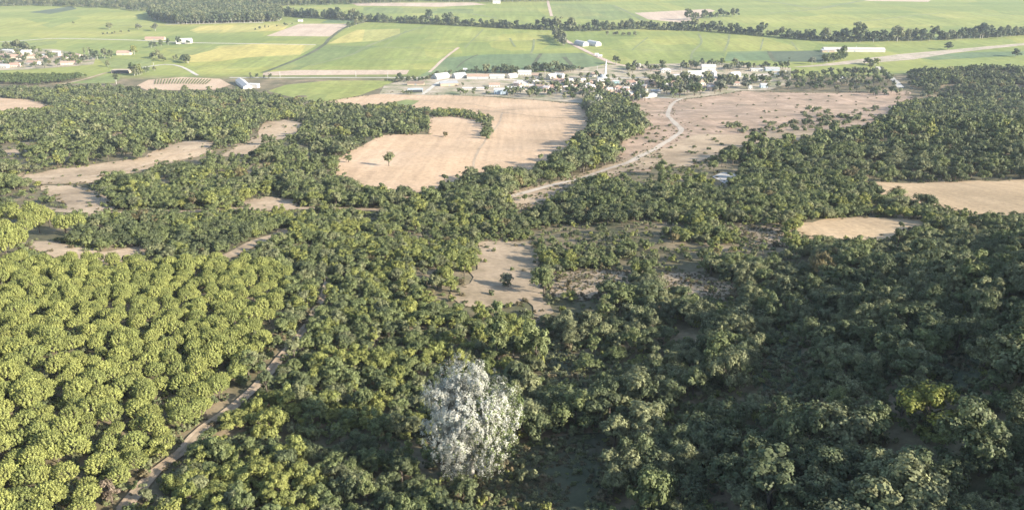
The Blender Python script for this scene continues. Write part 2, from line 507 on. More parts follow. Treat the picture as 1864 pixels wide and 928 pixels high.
clearing('clearing', [(435, 366), (480, 358), (540, 364), (548, 384), (465, 386)], 'tan_bank', 'small tan bank beside the pale track')
clearing('clearing', [(30, 440), (100, 440), (150, 452), (175, 458), (262, 448), (268, 470), (205, 478), (90, 476)], 'tan_bank', 'tan clearing behind the pine plantation')
clearing('clearing', [(195, 248), (222, 240), (240, 248), (220, 258), (198, 258)], 'tan_bank', 'little tan opening in the upper wood', rough=1)
clearing('clearing', [(0, 275), (50, 270), (66, 276), (10, 284), (-60, 290)], 'tan_bank', 'narrow tan opening at the wood edge', rough=1)
clearing('clearing', [(872, 440), (965, 438), (985, 470), (985, 520), (1000, 560), (992, 600), (968, 590), (962, 548), (905, 562), (842, 555), (834, 532), (862, 488)], 'dry_grass', 'tan clearing with one round shrub')
clearing('clearing', [(1000, 500), (1060, 490), (1150, 494), (1150, 538), (1060, 548), (1000, 540)], 'dry_grass', 'tan clearing in the middle of the draw', rough=1.2)
clearing('clearing', [(1195, 498), (1270, 496), (1338, 518), (1342, 548), (1260, 542), (1190, 528)], 'dry_grass', 'tan clearing above the shaded hollow', rough=1.2)
clearing('clearing', [(1305, 402), (1385, 412), (1428, 416), (1428, 450), (1375, 450), (1340, 425)], 'dry_grass', 'narrow dry strip beside the small field', rough=1)
clearing('clearing', [(932, 358), (962, 347), (1035, 333), (1040, 346), (985, 372), (940, 395)], 'tan_bank', 'bare slope beside the dirt road bend', rough=1.5)
clearing('road_verge', [(1195, 266), (1140, 290), (1060, 316), (985, 336), (930, 350), (928, 368), (1000, 354), (1070, 334), (1150, 310), (1205, 284)], 'tan_bank', 'dry verge along the dirt road below the hillside', rough=1.5, dz=0.28)
clearing('gully_floor', [(985, 602), (1020, 612), (1050, 650), (1068, 680), (1062, 706), (1000, 704), (982, 672), (993, 640)], 'gully_grass_shade', 'shaded grassy floor of the draw', res=4, rough=1)
clearing('gully_floor', [(895, 838), (960, 802), (1040, 795), (1105, 790), (1118, 830), (1110, 930), (1090, 1050), (830, 1050), (860, 910)], 'gully_grass_shade', 'shaded grassy hollow below the white poplar', res=4, rough=1)
clearing('gully_floor', [(1385, 642), (1450, 620), (1476, 690), (1442, 765), (1398, 742)], 'gully_grass_shade', 'shaded grass glade on the dark slope', res=4, rough=1)
clearing('gully_floor', [(1700, 652), (1760, 640), (1795, 682), (1762, 724), (1708, 704)], 'gully_grass_shade', 'shaded grass glade near the yellow bush', res=4, rough=1)
clearing('quarry_patch', [(1296, 322), (1318, 314), (1342, 318), (1344, 328), (1318, 334)], 'quarry', 'small white scraped bank in the wood', rough=0.8, res=4)
patch('dry_bank', [(1255, 303), (1330, 276), (1480, 251), (1602, 228), (1560, 231), (1400, 241), (1260, 246), (1205, 274), (1150, 311)], 'tan_bank', 0.31, 12, 'pale dry bank below the hillside bushes', 4)
patch('brown_field', [(1150, 200), (1180, 190), (1218, 182), (1222, 205), (1200, 228), (1160, 233)], 'scrub_soil', 0.32, 9, 'brown ploughed field beside the village road', 1)

ROADS = []          # (centre line, half width that stays clear)
def road(name, px, mat, width, label, dz=0.38, clear=1.0, step=6.0):
    o, c = strip(name, px, mat, width, dz, label, step)
    ROADS.append((c, width / 2 + clear))
road('dirt_track', [(600, 505), (588, 540), (565, 585), (540, 618), (480, 690), (440, 730), (372, 780), (330, 825), (285, 858), (225, 928), (160, 1010)], 'track_soil', 2.5, 'tan dirt track along the pine plantation edge', clear=0.55, step=3)
strip('track_grass', [(600, 505), (588, 540), (565, 585), (540, 618), (480, 690), (440, 730), (372, 780), (330, 825), (285, 858), (225, 928), (160, 1010)], 'dry_grass', 0.6, 0.42, 'grassy middle of the plantation track', 2.0, 0.9)
road('dirt_road', [(1242, 180), (1222, 192), (1216, 212), (1232, 228), (1240, 240), (1215, 258), (1185, 276), (1140, 298), (1085, 316), (1040, 330), (985, 343), (930, 358)], 'road_soil', 5.0, 'pale dirt road winding down from the village', clear=2)
road('dirt_road', [(1085, 316), (1120, 332), (1170, 338), (1215, 343), (1262, 352)], 'track_soil', 4.0, 'narrow dirt road branching through the wood', clear=1.2, dz=0.41)
road('dirt_road', [(40, 378), (130, 386), (200, 389), (280, 386), (345, 386), (440, 381), (560, 380), (640, 382), (722, 384)], 'tan_bank', 7.5, 'pale dirt track crossing the upper wood', clear=2.0)
road('dirt_road', [(-120, 318), (0, 322), (110, 325), (180, 320), (260, 302), (340, 276), (400, 268), (450, 262)], 'track_soil', 4.0, 'pale track along the long tan clearing', clear=1.5)
road('dirt_track', [(405, 472), (440, 456), (470, 440), (500, 430), (520, 418)], 'tan_bank', 6.0, 'short tan track between the thickets', clear=1.5)
road('dirt_track', [(1640, 160), (1622, 142), (1606, 128), (1598, 122)], 'pale_road', 9.0, 'pale road climbing beside the wooded knoll', clear=1)

strip('stubble_line', [(856, 198), (948, 209), (1032, 215), (1078, 216)], 'dry_grass', 2.2, 0.36, 'darker seam across the broad stubble field')
strip('stubble_line', [(735, 178), (800, 186), (870, 192), (940, 200)], 'track_soil', 2.5, 0.36, 'wheel track along the top of the stubble field')
strip('stubble_line', [(870, 320), (862, 300), (880, 262), (905, 230), (915, 205)], 'track_soil', 2.0, 0.36, 'wheel track curving down the stubble field')
# ---------------------------------------------------------------- fields of the plain
def fld(name, px, mat, label, dz=0.12):
    patch(name, px, mat, dz, 45.0, label)
fld('rice_field', [(345, 56), (365, 48), (470, 44), (530, 43), (515, 56), (440, 59), (360, 61)], 'field_yellow', 'yellow field beside the tall far wood')
fld('rice_field', [(340, 102), (400, 84), (470, 80), (577, 83), (545, 101), (470, 104), (440, 106), (400, 112), (340, 114)], 'field_yellow', 'wide yellow field left of the diagonal track')
fld('rice_field', [(597, 80), (620, 68), (650, 55), (728, 53), (728, 62), (690, 75)], 'field_yellow', 'yellow field between two diagonal tracks')
fld('rice_field', [(340, 114), (400, 112), (470, 104), (548, 101), (512, 119), (480, 131), (345, 134), (330, 125)], 'field_lime', 'lime green field in front of the wide yellow field')
fld('rice_field', [(512, 119), (556, 102), (580, 85), (690, 84), (640, 100), (570, 116), (545, 127), (490, 128)], 'field_green', 'mid green field beside the diagonal track')
fld('rice_field', [(600, 118), (660, 100), (700, 86), (850, 88), (812, 104), (785, 127), (560, 128)], 'field_lime', 'large lime field before the village barns')
fld('rice_field', [(0, 35), (140, 30), (270, 28), (230, 40), (120, 48), (-200, 58), (-200, 40)], 'field_lime', 'lime field by the far town')
fld('rice_field', [(860, 46), (985, 60), (990, 73), (890, 77), (760, 80), (800, 52)], 'field_lime', 'lime field behind the dark green plots')
fld('rice_field', [(1060, 90), (1130, 72), (1350, 70), (1490, 78), (1480, 92), (1262, 94), (1240, 110), (1135, 111), (1105, 107)], 'field_lime', 'broad lime field behind the minaret')
fld('rice_field', [(1320, 40), (1500, 28), (1864, 20), (2200, 18), (2200, 40), (1864, 45), (1600, 52), (1480, 52), (1330, 48)], 'field_lime', 'broad lime field beyond the tree belt')
fld('bare_field', [(485, 66), (545, 44), (637, 44), (600, 67)], 'bare_field', 'pink bare field far out in the plain')
fld('bare_field', [(1155, 24), (1290, 17), (1302, 20), (1272, 35), (1240, 42), (1180, 36)], 'bare_field', 'pink bare field beyond the tree belt')
fld('bare_field', [(480, 132), (540, 128), (745, 128), (740, 136), (478, 138)], 'bare_field', 'thin strip of bare soil before the road')
fld('bare_field', [(1565, 2), (1620, -3), (1700, -4), (1690, 4)], 'bare_field', 'sliver of bare field at the far edge')
fld('bare_field', [(640, 6), (860, 5), (885, 9), (800, 13), (650, 11)], 'bare_field', 'bare ground beside the far woods')
fld('green_field', [(583, 42), (600, 36), (660, 36), (640, 43)], 'field_bluegreen', 'small grey green plot behind the bare field')
fld('green_field', [(760, 140), (783, 128), (812, 106), (880, 100), (985, 98), (1062, 97), (1102, 114), (1075, 128), (950, 130), (790, 140)], 'field_bluegreen', 'dark green crop plot directly behind the village')
fld('green_field', [(1003, 8), (1110, 8), (1152, 32), (1110, 38), (1000, 31)], 'field_green', 'mid green field at the end of the straight track')
fld('green_field', [(662, 14), (862, 17), (862, 25), (660, 25)], 'field_green', 'mid green strip below the far woods')
fld('green_field', [(700, 25), (862, 25), (1000, 32), (990, 42), (860, 36), (720, 34)], 'field_lime', 'pale green strip behind the poplar belt')
fld('green_field', [(1263, 95), (1322, 94), (1315, 110), (1256, 112)], 'field_green', 'square green plot behind the white sheds')
fld('green_field', [(1325, 95), (1398, 93), (1406, 110), (1318, 112)], 'field_bluegreen', 'grey green plot beside the square green plot')
fld('green_field', [(1400, 94), (1482, 93), (1515, 100), (1502, 113), (1408, 113)], 'field_dark', 'dark plot in front of the long barn')
fld('green_field', [(488, 166), (520, 155), (600, 147), (722, 147), (692, 160), (655, 174), (585, 188), (552, 182)], 'field_lime', 'bright green field above the stubble')
fld('green_field', [(700, 190), (740, 182), (764, 184), (742, 196)], 'field_green', 'small green patch at the stubble corner', 0.45)
fld('green_field', [(110, 153), (165, 145), (206, 134), (220, 143), (208, 152)], 'field_green', 'green paddock beside the orchard', 0.3)
fld('green_field', [(178, 106), (278, 109), (272, 127), (198, 124)], 'field_green', 'green meadow between the two poplar clumps', 0.3)
fld('green_field', [(300, 91), (400, 87), (385, 92), (350, 101), (320, 98)], 'field_green', 'dark green wedge beside the yellow field', 0.16)
fld('green_field', [(52, 23), (130, 12), (140, 17), (92, 26)], 'field_dark', 'long dark plot near the far town', 0.16)
fld('green_field', [(20, 82), (105, 74), (102, 80), (40, 88)], 'field_green', 'green strip below the white road', 0.16)
fld('green_field', [(1590, 82), (1720, 74), (1864, 70), (1864, 76), (1700, 86), (1600, 88)], 'field_lime', 'green strip behind the long barn', 0.16)
fld('green_field', [(1660, 104), (1760, 96), (1864, 94), (1864, 101), (1700, 110)], 'field_bluegreen', 'green strip before the wooded knoll', 0.2)
fld('vineyard_ground', [(248, 157), (270, 146), (330, 141), (400, 144), (420, 155), (392, 164), (268, 165)], 'vineyard_soil', 'reddish soil of the small vineyard', 0.3)
fld('sandy_ground', [(1440, 123), (1500, 117), (1560, 109), (1640, 99), (1720, 92), (1864, 79), (1900, 79), (1900, 82), (1864, 83), (1735, 97), (1662, 109), (1600, 114), (1480, 122)], 'sand', 'pale sandy strip behind the wooded knoll', 0.26)
fld('village_ground', [(690, 172), (700, 155), (790, 136), (850, 134), (1000, 132), (1100, 119), (1200, 117), (1300, 114), (1440, 124), (1440, 150), (1400, 165), (1350, 166), (1240, 181), (1180, 178), (1060, 188), (900, 176)], 'village_soil', 'bare earth and yards of the village', 0.3)
fld('village_ground', [(-150, 86), (100, 90), (175, 104), (170, 118), (60, 127), (-150, 132)], 'village_soil', 'bare earth yards of the far hamlet', 0.3)

def lane(name, px, mat, width, label, dz=0.32):
    strip(name, px, mat, width, dz, label, 25.0, 0.2)
lane('field_track', [(478, 133), (515, 119), (558, 101), (590, 82), (601, 70), (635, 48), (690, 36)], 'ditch', 9, 'dark ditch track running diagonally across the plain')
lane('field_track', [(565, 120), (640, 100), (668, 85), (725, 64), (785, 44)], 'bund', 8, 'grey diagonal bank between rice fields')
lane('field_track', [(782, 132), (810, 106), (835, 87)], 'red_road', 6, 'pinkish track beside the dark green crop')
lane('field_track', [(997, 2), (1000, 14), (1004, 30)], 'red_road', 9, 'straight pale track far out in the plain')
lane('field_track', [(575, 82), (640, 85), (740, 88), (830, 89)], 'bund', 6, 'level bank across the rice fields')
lane('field_track', [(985, 98), (978, 108), (969, 122)], 'ditch', 7, 'short dark hedge line in the green crop')
lane('field_track', [(1027, 104), (1036, 114), (1045, 124)], 'ditch', 9, 'thick dark hedge line in the green crop')
lane('field_track', [(870, 100), (845, 112), (832, 124)], 'ditch', 4, 'thin dark line in the green crop')
lane('field_track', [(1272, 62), (1277, 78), (1262, 94), (1258, 108)], 'bund', 5, 'thin bank left of the square green plot')
lane('field_track', [(1328, 63), (1325, 80), (1318, 94)], 'bund', 5, 'thin bank right of the square green plot')
lane('field_track', [(1400, 94), (1404, 103), (1410, 112)], 'ditch', 9, 'dark hedge line beside the dark plot')
lane('field_track', [(1115, 10), (1150, 26), (1172, 38)], 'bund', 12, 'grey bank beside the pink field')
lane('field_track', [(860, 26), (905, 34)], 'bund', 12, 'short grey bank behind the belt')
lane('field_track', [(1340, -2), (1420, 6), (1490, 14), (1600, -4)], 'bund', 14, 'grey bank in the far fields')
lane('field_track', [(1400, 25), (1480, 18), (1520, 12)], 'bund', 10, 'faint bank in the far fields')
lane('field_track', [(1560, 40), (1600, 36), (1660, 29), (1720, 24)], 'bund', 7, 'faint hedge line in the far fields')
lane('field_track', [(928, 70), (934, 80), (938, 86)], 'bund', 5, 'small curved bank in the lime field')
lane('field_track', [(972, 72), (971, 86), (967, 98)], 'bund', 5, 'small straight bank in the lime field')
lane('field_track', [(1060, 92), (1130, 91), (1260, 93)], 'bund', 4, 'long thin bank behind the minaret')
for i_, (ln, mt) in enumerate([([(345, 124), (480, 112), (520, 110)], 'bund'), ([(700, 72), (860, 74), (990, 76)], 'bund'), ([(640, 108), (780, 110)], 'bund'), ([(740, 56), (700, 84)], 'bund'), ([(880, 54), (846, 88)], 'bund'), ([(1180, 68), (1150, 92)], 'bund'),
                              ([(1390, 70), (1384, 92)], 'bund'), ([(1440, 76), (1452, 92)], 'bund'), ([(0, 50), (150, 46), (330, 50)], 'bund'), ([(-60, 62), (130, 60), (260, 64)], 'bund'), ([(1350, 56), (1500, 46), (1700, 44), (1900, 40)], 'bund'), ([(1420, 34), (1700, 32), (1900, 26)], 'bund'),
                              ([(870, 38), (990, 44)], 'bund'), ([(720, 20), (1000, 22)], 'bund'), ([(1240, 10), (1400, 16), (1560, 12)], 'bund')]):
    lane('field_bank', ln, mt, 3.5, 'thin grassy bank between fields of the plain')
lane('country_road', [(-60, 80), (20, 76), (90, 71), (125, 71), (180, 72), (250, 74), (330, 78), (440, 80), (575, 82)], 'pale_road', 7, 'white road across the plain')
lane('country_road', [(418, 142), (450, 142), (560, 142), (740, 142), (790, 142)], 'pale_road', 7, 'pale road running level to the village', 0.42)
lane('country_road', [(300, 45), (350, 44), (400, 43), (480, 42)], 'pale_road', 9, 'white road under the tall far wood')
lane('country_road', [(1240, 135), (1130, 119), (1104, 111), (1080, 100), (1058, 89), (1040, 80), (1015, 66)], 'red_road', 11, 'reddish road leading from the minaret to the plain', 0.42)
lane('village_road', [(770, 172), (800, 150), (840, 145), (930, 146), (1010, 150), (1080, 158), (1100, 145), (1180, 142), (1260, 141), (1350, 140), (1440, 132)], 'pale_road', 7, 'pale road through the village', 0.45)
lane('village_road', [(1080, 158), (1110, 168), (1160, 172), (1200, 178), (1242, 181)], 'pale_road', 6, 'pale lane at the lower edge of the village', 0.48)
lane('farm_track', [(112, 154), (150, 146), (190, 134), (210, 131)], 'track_soil', 6, 'pale track beside the orchard', 0.42)
lane('farm_track', [(205, 131), (250, 125), (300, 118), (330, 122), (360, 138)], 'pale_road', 6, 'pale farm track by the white barn', 0.42)

# ------------------------------------------------------------------ trees: shapes
def quads(c, n, size, rg, aspect=0.75):
    N = len(c)
    n = n / np.maximum(np.linalg.norm(n, axis=1, keepdims=True), 1e-6)
    r = rg.normal(size=(N, 3))
    t = np.cross(n, r); t /= np.maximum(np.linalg.norm(t, axis=1, keepdims=True), 1e-6)
    b = np.cross(n, t)
    s = np.broadcast_to(size, (N,))[:, None]
    fold = n * s * 0.25
    t = t * s; b = b * s * aspect
    V = np.stack([c - t - fold, c - b, c + t - fold, c + b], 1).reshape(-1, 3)
    return V, np.arange(4 * N).reshape(N, 4)

def unit(rg, n):
    v = rg.normal(size=(n, 3))
    return v / np.linalg.norm(v, axis=1, keepdims=True)

def broad_crown(rg, rx, rz, zc, nlobe, nsub, nleaf, leaf, lobe_r=0.46, flat=0.0):
    """uneven crown: lobes carrying smaller clumps of leaves"""
    C, N = [], []
    k = 0
    while k < nlobe:
        u = unit(rg, 1)[0]
        if u[2] < -0.55: continue
        k += 1
        rr = rg.uniform(0.32, 0.95)
        lc = np.array([u[0] * rx * rr, u[1] * rx * rr, zc + u[2] * rz * rr])
        lr = rx * lobe_r * rg.uniform(0.5, 1.2) * (1.15 - 0.35 * rr)
        su = unit(rg, nsub)
        su[:, 2] = np.where(su[:, 2] < -0.3, -su[:, 2], su[:, 2])
        sc = lc + su * lr * rg.uniform(0.6, 1.05, (nsub, 1)) * np.array([1, 1, 0.85])
        for j in range(nsub):
            q = unit(rg, nleaf)
            cr = lr * 0.42
            C.append(sc[j] + q * cr * rg.uniform(0.3, 1.1, (nleaf, 1)))
            N.append(q * 0.55 + su[j] * 0.9 + rg.normal(size=(nleaf, 3)) * 0.25 + np.array([0, 0, 0.25]))
    C = np.concatenate(C); N = np.concatenate(N)
    C[:, 2] = np.maximum(C[:, 2], 0.25 + 0.1 * rg.random(len(C)))
    return quads(C, N, leaf * rg.uniform(0.6, 1.3, len(C)), rg)

def pine_crown(rg, rx, h, z0, ntuft, nleaf, leaf):
    """domed crown of needle tufts standing on upswept branches"""
    C, N = [], []
    for k in range(ntuft):
        t = (k + 0.5) / ntuft
        a = k * 2.39996 + rg.uniform(-0.3, 0.3)
        el = math.asin(np.clip(1 - t * 1.28, -0.28, 1))
        wob = rg.uniform(0.86, 1.06)
        d = np.array([math.cos(a) * math.cos(el), math.sin(a) * math.cos(el), math.sin(el)])
        p = np.array([d[0] * rx * wob, d[1] * rx * wob, z0 + (d[2] * 0.92 if d[2] > 0 else d[2] * 0.8) * h * wob])
        ax = d * 0.75 + np.array([0, 0, 0.65]); ax /= np.linalg.norm(ax)
        L = rx * 0.36
        s = rg.random(nleaf) ** 0.8
        q = unit(rg, nleaf)
        C.append(p + ax * (s[:, None] - 0.75) * L + q * (0.12 * rx * np.sqrt(1.15 - s))[:, None])
        N.append(q * 0.9 + ax * 0.55 + d * 0.25)
    C = np.concatenate(C); N = np.concatenate(N)
    return quads(C, N, leaf * rg.uniform(0.6, 1.25, len(C)), rg, 0.5)

def tube(p, r, n=6):
    p = [Vector(q) for q in p]
    V, F = [], []
    for i, q in enumerate(p):
        d = (p[min(i + 1, len(p) - 1)] - p[max(i - 1, 0)]).normalized()
        a = d.orthogonal().normalized(); b = d.cross(a)
        for k in range(n):
            t = 2 * math.pi * k / n
            V.append(q + (a * math.cos(t) + b * math.sin(t)) * r[i])
    for i in range(len(p) - 1):
        for k in range(n):
            F.append((i * n + k, i * n + (k + 1) % n, (i + 1) * n + (k + 1) % n, (i + 1) * n + k))
    return np.array(V), np.array(F)

def trunk_geo(rg, h, r, spread, zc, limbs=5):
    Vs, Fs, k = [], [], 0
    def put(V, F):
        nonlocal k
        Vs.append(V); Fs.append(F + k); k += len(V)
    lean = rg.uniform(-0.05, 0.05, 2) * h
    put(*tube([(0, 0, -0.5), (lean[0] * .4, lean[1] * .4, h * .35), (lean[0], lean[1], h * .8)], [r * 1.2, r * .85, r * .3]))
    for i in range(limbs):
        a = i * 2 * math.pi / limbs + rg.uniform(-.4, .4)
        z0 = h * rg.uniform(.22, .5)
        e = (math.cos(a) * spread * .7, math.sin(a) * spread * .7, zc + rg.uniform(-.1, .35) * spread)
        put(*tube([(lean[0] * .4, lean[1] * .4, z0), (e[0] * .5, e[1] * .5, z0 + (e[2] - z0) * .6), e], [r * .5, r * .35, r * .12], 5))
    return np.concatenate(Vs), np.concatenate(Fs)

class Kind:
    """shape variants of one tree kind; crown and trunk meshes and joined ones for the mass"""
    def __init__(s, name): s.name = name; s.var = []
    def add(s, cV, cF, tV, tF, leafmats, bark='bark'):
        s.var.append(dict(cV=cV, cF=cF, tV=tV, tF=tF, crown={m: None for m in leafmats}, trunk=None, bark=bark))
    def crown(s, i, m):
        v = s.var[i % len(s.var)]
        if v['crown'].get(m) is None: v['crown'][m] = mesh_np(s.name + '_crown', v['cV'], [v['cF']], [m])
        return v['crown'][m]
    def trunk(s, i):
        v = s.var[i % len(s.var)]
        if v['trunk'] is None: v['trunk'] = mesh_np(s.name + '_trunk', v['tV'], [v['tF']], [v['bark']])
        return v['trunk']
    def joined(s, i, m):
        v = s.var[i % len(s.var)]
        k = len(v['cV'])
        return mesh_np(s.name + '_whole', np.concatenate([v['cV'], v['tV']]), [v['cF'], v['tF'] + k], [m, v['bark']],
                       np.concatenate([np.zeros(len(v['cF'])), np.ones(len(v['tF']))]))

def rgs(k): return np.random.default_rng(1000 + k)
OAK = Kind('oak'); OAK_FAR = Kind('oak_far'); PINE = Kind('pine'); PINE_FAR = Kind('pine_far'); BUSH = Kind('bush'); BELT = Kind('belt'); POPL = Kind('column'); VTREE = Kind('vtree')
for k in range(7):
    rg = rgs(k)
    rx = rg.uniform(2.6, 3.3); rz = rg.uniform(2.3, 3.2); zc = rz * .92 + rg.uniform(.2, .9)
    if k == 5: rx, rz, zc = 1.9, 3.9, 4.0
    if k == 6: rx, rz, zc = 3.7, 2.1, 2.9
    c = broad_crown(rg, rx, rz, zc, int(rg.integers(15, 21)), 14, 17, 0.185)
    t = trunk_geo(rg, zc + rz * .5, 0.20, rx, zc)
    OAK.add(*c, *t, ())
for k in range(5):
    rg = rgs(20 + k)
    rx = rg.uniform(2.6, 3.3); rz = rg.uniform(2.2, 3.0); zc = rz * .9
    c = broad_crown(rg, rx, rz, zc, 15, 9, 9, 0.34)
    t = trunk_geo(rg, zc, 0.20, rx, zc, 3)
    OAK_FAR.add(*c, *t, ())
for k in range(6):
    rg = rgs(40 + k)
    rx = rg.uniform(2.15, 2.6)
    c = pine_crown(rg, rx, rg.uniform(2.0, 2.5), rg.uniform(3.0, 3.5), int(rg.integers(120, 145)), 24, 0.17)
    t = trunk_geo(rg, 4.8, 0.17, rx, 4.2, 6)
    PINE.add(*c, *t, ())
for k in range(5):
    rg = rgs(60 + k)
    rx = rg.uniform(0.9, 1.2)
    c = broad_crown(rg, rx, rg.uniform(.7, 1.0), 0.7, 8, 7, 9, 0.17)
    t = trunk_geo(rg, 0.9, 0.06, rx, 0.7, 4)
    BUSH.add(*c, *t, ())
for k in range(6):           # rounded tall trees of the belts
    rg = rgs(80 + k)
    rx = rg.uniform(4.2, 5.6); rz = rg.uniform(6.0, 8.5); zc = rz * 0.93
    c = broad_crown(rg, rx, rz, zc, 22, 9, 8, 0.70, 0.42)
    t = trunk_geo(rg, zc + rz * .3, 0.32, rx, zc, 4)
    BELT.add(*c, *t, (), 'bark_pale')
for k in range(4):           # columns
    rg = rgs(100 + k)
    c = broad_crown(rg, 1.7, 8.0, 9.0, 16, 7, 8, 0.5, 0.55)
    t = trunk_geo(rg, 13, 0.25, 1.2, 9, 4)
    POPL.add(*c, *t, (), 'bark_pale')
for k in range(5):           # village garden trees
    rg = rgs(120 + k)
    rx = rg.uniform(3.0, 4.2); rz = rg.uniform(2.8, 4.2); zc = rz + rg.uniform(.8, 1.6)
    c = broad_crown(rg, rx, rz, zc, 12, 8, 8, 0.55, 0.44)
    t = trunk_geo(rg, zc, 0.24, rx, zc, 4)
    VTREE.add(*c, *t, ())

def plant(name, kind, i, mat, loc, rot, scale, label, cat, group=None):
    e = bpy.data.objects.new(name, None); COL.objects.link(e)
    e.empty_display_size = 0.5
    e.location = loc; e.rotation_euler = (0, 0, rot); e.scale = scale
    tag(e, label, cat, group)
    a = bpy.data.objects.new('crown', kind.crown(i, mat)); COL.objects.link(a); a.parent = e
    b = bpy.data.objects.new('trunk', kind.trunk(i)); COL.objects.link(b); b.parent = e
    return e

def mass(name, label, kindmats, P, rot, scl, idx):
    """one object of many alike plants nobody could count"""
    src = bpy.data.collections.new(name + '_sources')
    for k, (kd, vi, m) in enumerate(kindmats):
        o = bpy.data.objects.new('%03d_source_%s' % (k, name), kd.joined(vi, m)); src.objects.link(o)
    me = bpy.data.meshes.new(name)
    n = len(P)
    me.vertices.add(n); me.vertices.foreach_set('co', np.asarray(P, np.float32).ravel())
    a = me.attributes.new('turn', 'FLOAT', 'POINT'); a.data.foreach_set('value', np.asarray(rot, np.float32))
    a = me.attributes.new('size', 'FLOAT_VECTOR', 'POINT'); a.data.foreach_set('vector', np.asarray(scl, np.float32).ravel())
    a = me.attributes.new('pick', 'INT', 'POINT'); a.data.foreach_set('value', np.asarray(idx, np.int32))
    o = link(name, me)
    tag(o, label, kind='stuff')
    ng = bpy.data.node_groups.new(name + '_spread', 'GeometryNodeTree')
    ng.interface.new_socket('Geometry', in_out='INPUT', socket_type='NodeSocketGeometry')
    ng.interface.new_socket('Geometry', in_out='OUTPUT', socket_type='NodeSocketGeometry')
    gi = ng.nodes.new('NodeGroupInput'); go = ng.nodes.new('NodeGroupOutput')
    ip = ng.nodes.new('GeometryNodeInstanceOnPoints'); ci = ng.nodes.new('GeometryNodeCollectionInfo')
    ci.inputs['Collection'].default_value = src
    ci.inputs['Separate Children'].default_value = True; ci.inputs['Reset Children'].default_value = True
    def att(nm, typ):
        q = ng.nodes.new('GeometryNodeInputNamedAttribute'); q.data_type = typ; q.inputs['Name'].default_value = nm
        return q.outputs['Attribute']
    cx = ng.nodes.new('ShaderNodeCombineXYZ')
    L = ng.links.new
    L(att('turn', 'FLOAT'), cx.inputs['Z'])
    L(gi.outputs[0], ip.inputs['Points']); L(ci.outputs[0], ip.inputs['Instance'])
    ip.inputs['Pick Instance'].default_value = True
    L(att('pick', 'INT'), ip.inputs['Instance Index'])
    L(cx.outputs[0], ip.inputs['Rotation']); L(att('size', 'FLOAT_VECTOR'), ip.inputs['Scale'])
    L(ip.outputs[0], go.inputs[0])
    md = o.modifiers.new('spread', 'NODES'); md.node_group = ng
    return o

# ------------------------------------------------------------------ woods
WOOD = np.array([(-500, 168), (0, 166), (90, 163), (140, 160), (200, 160), (250, 167), (392, 166), (430, 166), (500, 180), (556, 188), (640, 195), (730, 191), (775, 206), (785, 235), (760, 245), (690, 250), (640, 275), (612, 290), (612, 325),
                 (660, 345), (700, 347), (728, 364), (790, 345), (850, 345), (930, 357), (960, 345), (1060, 328), (1150, 317), (1260, 303), (1330, 276), (1480, 250), (1610, 226), (1626, 195), (1700, 180), (1864, 165), (2500, 160),
                 (2500, 2600), (-500, 2600)], float)
CREEK = np.array([(842, 318), (880, 327), (950, 327), (1010, 302), (1070, 254), (1080, 228), (1062, 205), (1070, 182), (1125, 182), (1178, 230), (1168, 246), (1130, 260), (1115, 297), (1030, 327), (940, 357), (870, 350)], float)
KNOLL = np.array([(1648, 124), (1690, 108), (1770, 103), (1864, 110), (2400, 108), (2400, 166), (1700, 172), (1655, 156)], float)
HEDGE = np.array([(782, 207), (830, 205), (880, 212), (897, 225), (893, 252), (880, 254), (878, 230), (868, 220), (830, 214), (790, 214)], float)
SCRUBBY = np.array([(1210, 236), (1330, 234), (1420, 217), (1480, 195), (1520, 205), (1600, 195), (1612, 215), (1500, 236), (1430, 242), (1330, 242), (1350, 226)], float)
PINES = np.array([(-420, 478), (0, 480), (120, 478), (250, 484), (400, 480), (500, 488), (524, 505), (528, 540), (510, 590), (496, 628), (452, 676), (408, 728), (345, 782), (268, 858), (215, 915), (130, 1015), (-100, 1250), (-420, 1250)], float)
PINES2 = np.array([(-300, 398), (0, 400), (60, 402), (130, 408), (150, 425), (120, 440), (40, 440), (40, 478), (-300, 478)], float)

def grid(x0, x1, y0, y1, s, rg, jit=0.42):
    X, Y = np.meshgrid(np.arange(x0, x1, s), np.arange(y0, y1, s))
    X = X + (np.arange(X.shape[0]) % 2)[:, None] * s * 0.5
    X = X.ravel() + rg.uniform(-jit, jit, X.size) * s; Y = Y.ravel() + rg.uniform(-jit, jit, Y.size) * s
    return X, Y

def in_any(polys, u, v):
    r = np.zeros(u.shape, bool)
    for q in polys: r |= inside(q, u, v)
    return r

def near_road(x, y, extra=0.0):
    r = np.zeros(x.shape, bool)
    for c, w in ROADS:
        lo, hi = c.min(0) - w - extra, c.max(0) + w + extra
        k = np.where((x > lo[0]) & (x < hi[0]) & (y > lo[1]) & (y < hi[1]))[0]
        if len(k): r[k] |= seg_dist([tuple(q) for q in c], x[k], y[k]) < w + extra
    return r

def hidden_spot(x, y, h):
    """ground point that the top of a plant of height h covers in the view"""
    z = height(x, y); d = np.hypot(x, y)
    e = h * d / np.maximum(CAM_Z - z - h, 5)
    return x + x / d * e, y + y / d * e

def pix(x, y):
    return project(np.stack([x, y, height(x, y)], 1))

wx, wy = [], []
for (y0, y1, s_) in ((45, 230, 3.7), (230, 480, 4.3), (480, 1450, 8.4)):
    X, Y = grid(-1100, 1300, y0, y1, s_, rng)
    k = np.abs(X) < 0.76 * Y + 60
    wx.append(X[k]); wy.append(Y[k])
wx = np.concatenate(wx); wy = np.concatenate(wy)
u, v, dep = pix(wx, wy)
